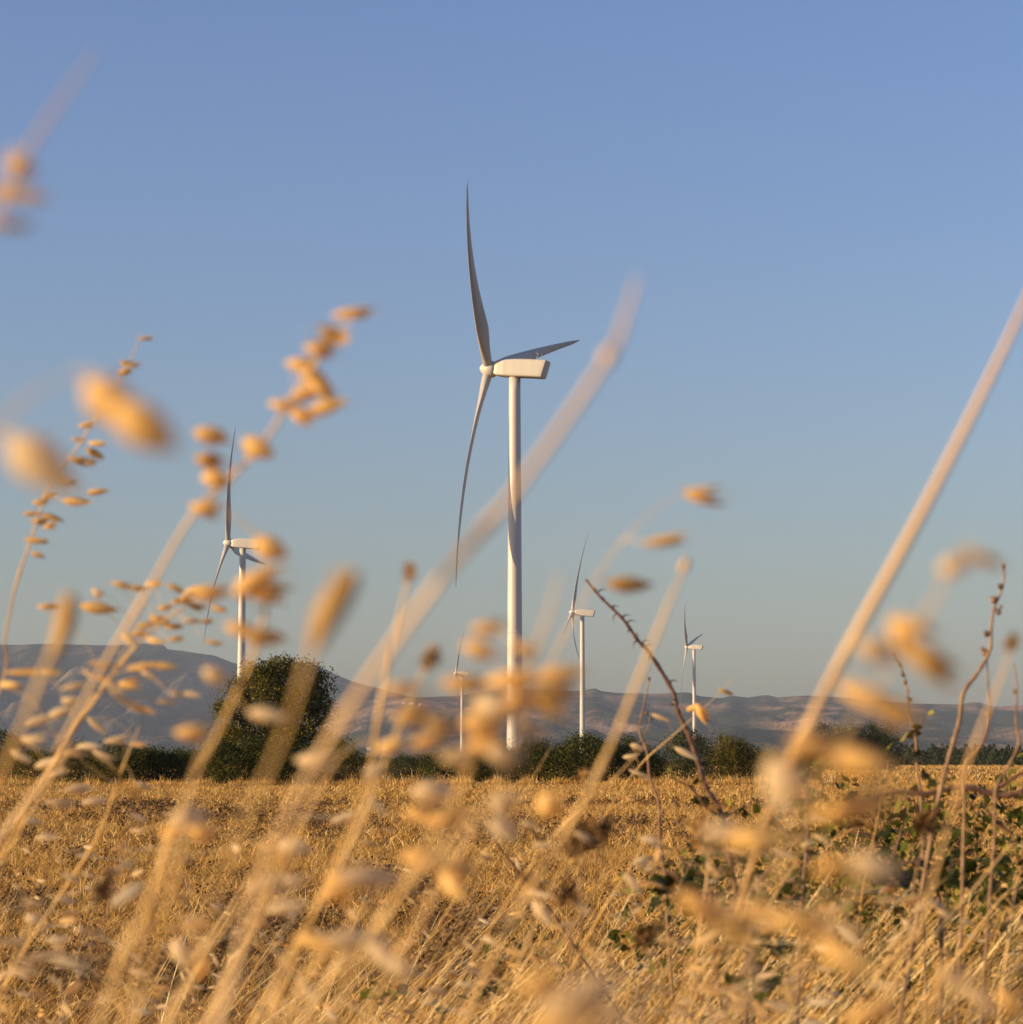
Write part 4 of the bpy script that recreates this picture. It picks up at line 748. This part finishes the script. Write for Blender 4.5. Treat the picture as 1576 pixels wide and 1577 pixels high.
flower('brown dried flower head low right of centre, under the bramble leaves', [(995, 1450, 2.0), (1000, 1500, 2.0), (985, 1610, 2.0)], .002, [(990, 1445, 2.0, 50, 40, 40, 'seedhead', 110, .2), (1014, 1425, 2.0, 30, 26, 0, 'seedhead_orange', 40, .24), (1105, 1463, 2.0, 18, 18, 0, 'seedhead_orange', 30, .3)])
flower('orange-brown dried bud at the foot of the hedge left of centre', [(205, 1222, 1.3), (200, 1270, 1.3), (170, 1400, 1.3), (120, 1620, 1.35)], .0012, [(206, 1220, 1.3, 26, 16, -60, 'seedhead_orange', 60, .26)])
flower('small rusty dried bud over the field, under the oat streaks left of centre', [(394, 1350, 1.3), (385, 1400, 1.3), (340, 1620, 1.35)], .0012, [(393, 1340, 1.3, 28, 18, 60, 'seedhead_orange', 60, .26)])
flower('ragged brown flower head with pale bracts beside the blurred stem right of the hedge middle', [(905, 1205, 2.6), (925, 1250, 2.6), (920, 1330, 2.6), (915, 1500, 2.7)], .002, [(898, 1195, 2.6, 28, 22, 30, 'seedhead_orange', 60, .26), (905, 1215, 2.6, 24, 18, 60, 'seedhead', 50, .26)])

# --- brambles and twigs at the right
rb = random.Random(4)
BL = MB()   # one leaflet: toothed oval, folded along its middle rib
_o = [(0, 0), (.12, .2), (.2, .22), (.3, .36), (.38, .34), (.5, .42), (.6, .36), (.7, .32), (.8, .2), (.9, .14), (1, 0)]
_v = [(x_, 0, 0.02 * math.sin(x_ * 6)) for x_, _ in _o] + [(x_, y_, .12 * y_ + .05) for x_, y_ in _o] + [(x_, -y_, .12 * y_ + .05) for x_, y_ in _o]
_f = [(i, i + 1, 12 + i, 11 + i) for i in range(10)] + [(i, 22 + i, 23 + i, i + 1) for i in range(10)]
BL.add(_v, _f); LEAFLET = [BL.mesh('leaf', M['bramble_leaf'])]
for i in range(3):
    mm = plant_mat('bramble_leaf_tone', [(.3, [(.022, .028, .004), (.07, .08, .010), (.30, .27, .035)][i]), (.8, [(.045, .052, .008), (.12, .13, .018), (.44, .37, .07)][i])], .3, .5, False, 40, .2)
    me = LEAFLET[0].copy(); me.materials.clear(); me.materials.append(mm); LEAFLET.append(me)
LEAFLET = LEAFLET[1:]
def bramble(label, canes, leaves, name='bramble', group='brambles and twigs at the right', m='cane', pods=(), thorns=True, cat=None):
    """canes: list of ([(px,row,d)...], radius); first goes down to the ground. leaves: (px,row,d,size_px,tone)"""
    first = [P(*p) for p in canes[0][0]]; ext = stalk_base(first); base = ext[-1].copy(); base.z = float(gz(base.x, base.y))
    root = empty(name, base); tag(root, label, cat or name, group)
    for ci, (pts, rad) in enumerate(canes):
        path = [P(*p) for p in pts] + (ext if ci == 0 else []); path = [q_ + Vector((rb.gauss(0, 1), rb.gauss(0, 1), rb.gauss(0, 1))) * rad * (.9 if 0 < i < len(pts) - 1 else 0) for i, q_ in enumerate(path)]
        sp = smooth_path(path, 8); L = len(sp); mb = MB()
        mb.tube([p - base for p in sp], [rad * (.42 + .58 * min(1, i / (L * .5))) * (1 + .16 * math.sin(i * 1.7)) for i in range(L)], 8)
        if thorns:
            for i in range(2, L - 1, 2):
                if rb.random() < .75:
                    t_ = (sp[i + 1] - sp[i - 1]).normalized() if i < L - 1 else Vector((0, 0, 1)); a = rb.uniform(0, 6.28)
                    sd = t_.cross(Vector((math.cos(a), math.sin(a), .3))).normalized(); q_ = sp[i] - base
                    mb.tube([q_, q_ + sd * rad * 2.1, q_ + sd * rad * 3.6 + t_ * rad * 1.6], [rad * .5, rad * .26, rad * .03], 5)
        mb.build('cane' if thorns else 'stem', M[m], root)
    for (px, row, d, sz, tone) in leaves:
        c = P(px, row, d) - base; s_ = PXM(d) * sz
        o = link('leaf', LEAFLET[tone], root); yaw = rb.uniform(0, 6.28); o.location = c
        o.rotation_euler = (rb.uniform(-1.3, 1.3), rb.uniform(-.9, .9), yaw); o.scale = (s_, s_ * 1.15, s_)
    for (px, row, d, sz) in pods:
        c = P(px, row, d) - base; s_ = PXM(d) * sz; mb = MB()
        mb.tube([c + Vector((0, 0, s_ * (t_ - .5))) for t_ in (0, .12, .35, .6, .85, 1.0, 1.25)], [s_ * k for k in (.14, .34, .5, .5, .34, .14, .04)], 9); 
        for k in range(5): a = k * 1.2566; mb.tube([c + Vector((math.cos(a) * .3, math.sin(a) * .3, .3)) * s_, c + Vector((math.cos(a) * .6, math.sin(a) * .6, .75)) * s_], [s_ * .1, s_ * .02], 4)
        mb.build('seed_pod', M['pod'], root)
    return root
def scatter_leaves(cx, cy, sx, sy, n, d, s0, s1, tones=(0, 0, 1)):
    n = int(n * 1.7)
    return [(cx + rb.gauss(0, sx * .5), cy + rb.gauss(0, sy * .5), d * rb.uniform(.96, 1.04), rb.uniform(s0, s1), rb.choice(tones)) for _ in range(n)]
d = 3.6
bramble('bare brown thorny bramble cane arching up against the sky beside the middle-sized turbine', [
  ([(902, 892, d), (925, 922, d), (952, 952, d), (985, 985, d), (1003, 1012, d), (1028, 1058, d), (1042, 1090, d), (1058, 1130, d), (1074, 1168, d), (1092, 1215, d), (1112, 1258, d), (1130, 1340, d), (1150, 1450, d)], .0040),
  ([(1030, 1196, d), (1062, 1216, d), (1088, 1240, d), (1108, 1256, d)], .0022), ([(1085, 1200, d), (1082, 1222, d), (1092, 1246, d)], .0012), ([(1150, 1240, d), (1130, 1250, d), (1110, 1262, d)], .0016)],
  [(1078, 1204, d, 15, 0), (1084, 1228, d, 20, 0), (1078, 1238, d, 18, 1), (1092, 1236, d, 16, 0), (1128, 1242, d, 22, 0), (1140, 1248, d, 20, 0), (1120, 1250, d, 18, 1), (1100, 1255, d, 18, 0), (1040, 1195, d, 12, 1), (1034, 1188, d, 9, 2), (1090, 1260, d, 20, 0), (1060, 1210, d, 10, 0)])
d = 3.9
bramble('short thin hooked twig standing left of the brown thorny cane', [
  ([(1000, 1048, d), (994, 1070, d), (989, 1100, d), (987, 1130, d), (994, 1160, d), (1001, 1200, d), (1012, 1240, d), (1018, 1290, d), (1022, 1350, d), (1030, 1450, d)], .0022),
  ([(1003, 1108, d), (998, 1120, d), (990, 1132, d)], .0011), ([(975, 1020 + 160, d), (990, 1200, d), (999, 1215, d)], .0011)], [], name='twig', m='twig', pods=[(1000, 1046, d, 5), (996, 1098, d, 6), (1002, 1108, d, 5)], cat='twig')
d = 3.2
bramble('leafy bramble sprawling below the lower end of the brown cane', [
  ([(1037, 1296, d), (1048, 1318, d), (1060, 1335, d), (1080, 1345, d), (1092, 1380, d), (1100, 1450, d)], .0022), ([(1004, 1300, d), (1018, 1318, d), (1028, 1345, d), (1045, 1380, d)], .0016), ([(1120, 1320, d), (1105, 1345, d), (1090, 1375, d)], .0016), ([(1030, 1380, d), (1060, 1370, d), (1085, 1385, d)], .0016)],
  scatter_leaves(1045, 1355, 50, 34, 30, d, 14, 24, (0, 0, 0, 1)) + scatter_leaves(1100, 1340, 34, 30, 14, d, 12, 20, (0, 1)) + [(1060, 1314, d, 15, 2)])
d = 2.9
bramble('horizontal dark red bramble cane entering from the right edge', [
  ([(1292, 1262, d), (1310, 1256, d), (1345, 1238, d), (1385, 1224, d), (1425, 1216, d), (1480, 1220, d), (1540, 1221, d), (1600, 1218, d), (1700, 1240, d), (1800, 1330, d)], .0036), ([(1576, 1190, d), (1550, 1205, d), (1530, 1220, d)], .0026), ([(1306, 1258, d), (1325, 1278, d), (1352, 1300, d)], .0018), ([(1510, 1235, d), (1530, 1262, d), (1560, 1285, d)], .0020)],
  [(1334, 1272, d, 24, 0), (1350, 1292, d, 26, 0), (1362, 1298, d, 18, 0), (1310, 1218, d, 22, 0), (1420, 1200, d, 20, 0), (1430, 1212, d, 18, 0), (1545, 1248, d, 18, 0), (1520, 1255, d, 16, 0), (1475, 1240, d, 20, 1), (1500, 1280, d, 22, 0), (1528, 1290, d, 24, 0), (1480, 1292, d, 20, 1)])
d = 3.4
bramble('slender twig with tiny buds and a round green leaf before the far grove edge', [
  ([(1378, 1010, d), (1388, 1032, d), (1396, 1065, d), (1404, 1095, d), (1410, 1120, d), (1414, 1150, d), (1414, 1180, d), (1418, 1230, d), (1420, 1330, d), (1424, 1450, d)], .0020), ([(1430, 1095, d), (1420, 1110, d), (1410, 1128, d)], .0013)],
  [(1420, 1130, d, 26, 0), (1412, 1126, d, 18, 0), (1392, 1142, d, 22, 2), (1376, 1144, d, 16, 2), (1412, 1108, d, 12, 1), (1430, 1098, d, 12, 2), (1395, 1160, d, 16, 0), (1418, 1162, d, 14, 0), (1430, 1190, d, 18, 0)], name='twig', m='twig', cat='twig',
  pods=[(1378, 1010, d, 4), (1386, 1024, d, 5), (1390, 1040, d, 5), (1394, 1052, d, 6), (1398, 1066, d, 5), (1402, 1078, d, 6)])
d = 2.8
bramble('tall bare stalk dotted with brown seed pods near the right edge', [
  ([(1547, 874, d), (1542, 905, d), (1534, 940, d), (1528, 970, d), (1520, 1005, d), (1508, 1035, d), (1490, 1072, d), (1478, 1110, d), (1470, 1150, d), (1458, 1200, d), (1442, 1260, d), (1425, 1340, d), (1405, 1460, d)], .0026)],
  [], name='twig', m='twig', cat='twig', thorns=False, pods=[(1546, 873, d, 7), (1541, 904, d, 8), (1531, 925, d, 10), (1538, 943, d, 9), (1520, 977, d, 9), (1518, 1006, d, 10), (1513, 1000, d, 6), (1542, 935, d, 5)])
bramble('thin curved side twig with one brown pod, right of the tall podded stalk', [
  ([(1520, 1008, d), (1520, 1050, d), (1524, 1090, d), (1520, 1125, d), (1505, 1158, d), (1490, 1180, d), (1482, 1240, d), (1486, 1320, d), (1480, 1450, d)], .0020)], [], name='twig', m='twig', cat='twig', thorns=False, pods=[(1523, 1100, d, 10)])
bramble('thin podded twig closest to the right frame edge', [
  ([(1562, 1022, d), (1564, 1060, d), (1569, 1110, d), (1568, 1150, d), (1552, 1182, d), (1535, 1215, d), (1530, 1290, d), (1520, 1450, d)], .0018)], [], name='twig', m='twig', cat='twig', thorns=False, pods=[(1564, 1066, d, 7)])
d = 3.0
bramble('fresh green leafy sprig under the thick pinkish stem', [
  ([(1240, 1178, d), (1244, 1205, d), (1246, 1240, d), (1240, 1300, d), (1236, 1400, d)], .0026), ([(1262, 1190, d), (1270, 1210, d), (1262, 1240, d)], .0018)],
  scatter_leaves(1245, 1185, 26, 14, 14, d, 14, 22, (1, 0)) + scatter_leaves(1262, 1240, 34, 24, 16, d, 12, 20, (0, 1)) + scatter_leaves(1235, 1255, 30, 20, 8, d, 12, 18, (0, 1)))
d = 3.3
bramble('dense low bramble with dark leaves over the stubble at the right', [
  ([(1340, 1350, d), (1370, 1335, d), (1400, 1325, d), (1430, 1345, d), (1450, 1400, d), (1450, 1470, d)], .0030), ([(1392, 1268, d), (1385, 1300, d), (1372, 1330, d)], .0020), ([(1500, 1310, d), (1470, 1330, d), (1440, 1350, d)], .0022), ([(1300, 1370, d), (1330, 1380, d), (1370, 1360, d), (1400, 1350, d)], .0020)],
  scatter_leaves(1385, 1360, 60, 26, 30, d, 18, 30, (0, 0, 0, 1)) + scatter_leaves(1455, 1345, 46, 30, 26, d, 16, 28, (0, 0, 1)) + scatter_leaves(1310, 1395, 44, 24, 20, d, 14, 24, (0, 1)) + scatter_leaves(1540, 1360, 50, 40, 20, d, 16, 26, (0, 0, 1)))
d = 2.9
bramble('dark leafless bramble arching left over the stubble right of centre', [
  ([(1235, 1290, d), (1215, 1305, d), (1190, 1330, d), (1160, 1370, d), (1150, 1420, d), (1150, 1500, d)], .0026), ([(1180, 1250, d), (1195, 1270, d), (1215, 1290, d)], .0018)],
  scatter_leaves(1170, 1310, 50, 30, 14, d, 12, 20, (0, 1)) + scatter_leaves(1210, 1380, 50, 30, 12, d, 14, 22, (0,)))
d = 2.6
bramble('low bramble shoots in deep shade near the bottom right of centre', [
  ([(1180, 1500, d), (1150, 1510, d), (1120, 1540, d), (1115, 1600, d)], .0026), ([(1160, 1440, d), (1150, 1480, d), (1130, 1520, d)], .0020)],
  scatter_leaves(1150, 1520, 60, 26, 24, d, 18, 28, (0, 0, 1)) + scatter_leaves(1195, 1465, 40, 30, 14, d, 14, 24, (0,)))
d = 4.0
bramble('thin dark twig slanting over the field below the dark hedge middle', [
  ([(715, 1248, d), (745, 1276, d), (775, 1310, d), (800, 1340, d), (840, 1390, d), (880, 1450, d)], .0022), ([(795, 1247, d), (815, 1270, d), (835, 1300, d)], .0014)], [(586, 1540, d, 20, 0), (600, 1530, d, 16, 0)], name='twig', m='cane', cat='twig')
d = 4.5
bramble('small green weed low in the stubble left of centre', [([(590, 1515, d), (592, 1540, d), (596, 1575, d)], .0016)], scatter_leaves(592, 1530, 30, 16, 10, d, 14, 22, (0, 0, 1)), name='weed', cat='weed', m='twig', thorns=False)
bramble('small green weed low in the stubble beneath the largest tower', [([(748, 1510, d), (750, 1540, d), (756, 1575, d)], .0016)], scatter_leaves(750, 1525, 26, 16, 10, d, 12, 20, (0, 0, 1)), name='weed', cat='weed', m='twig', thorns=False)
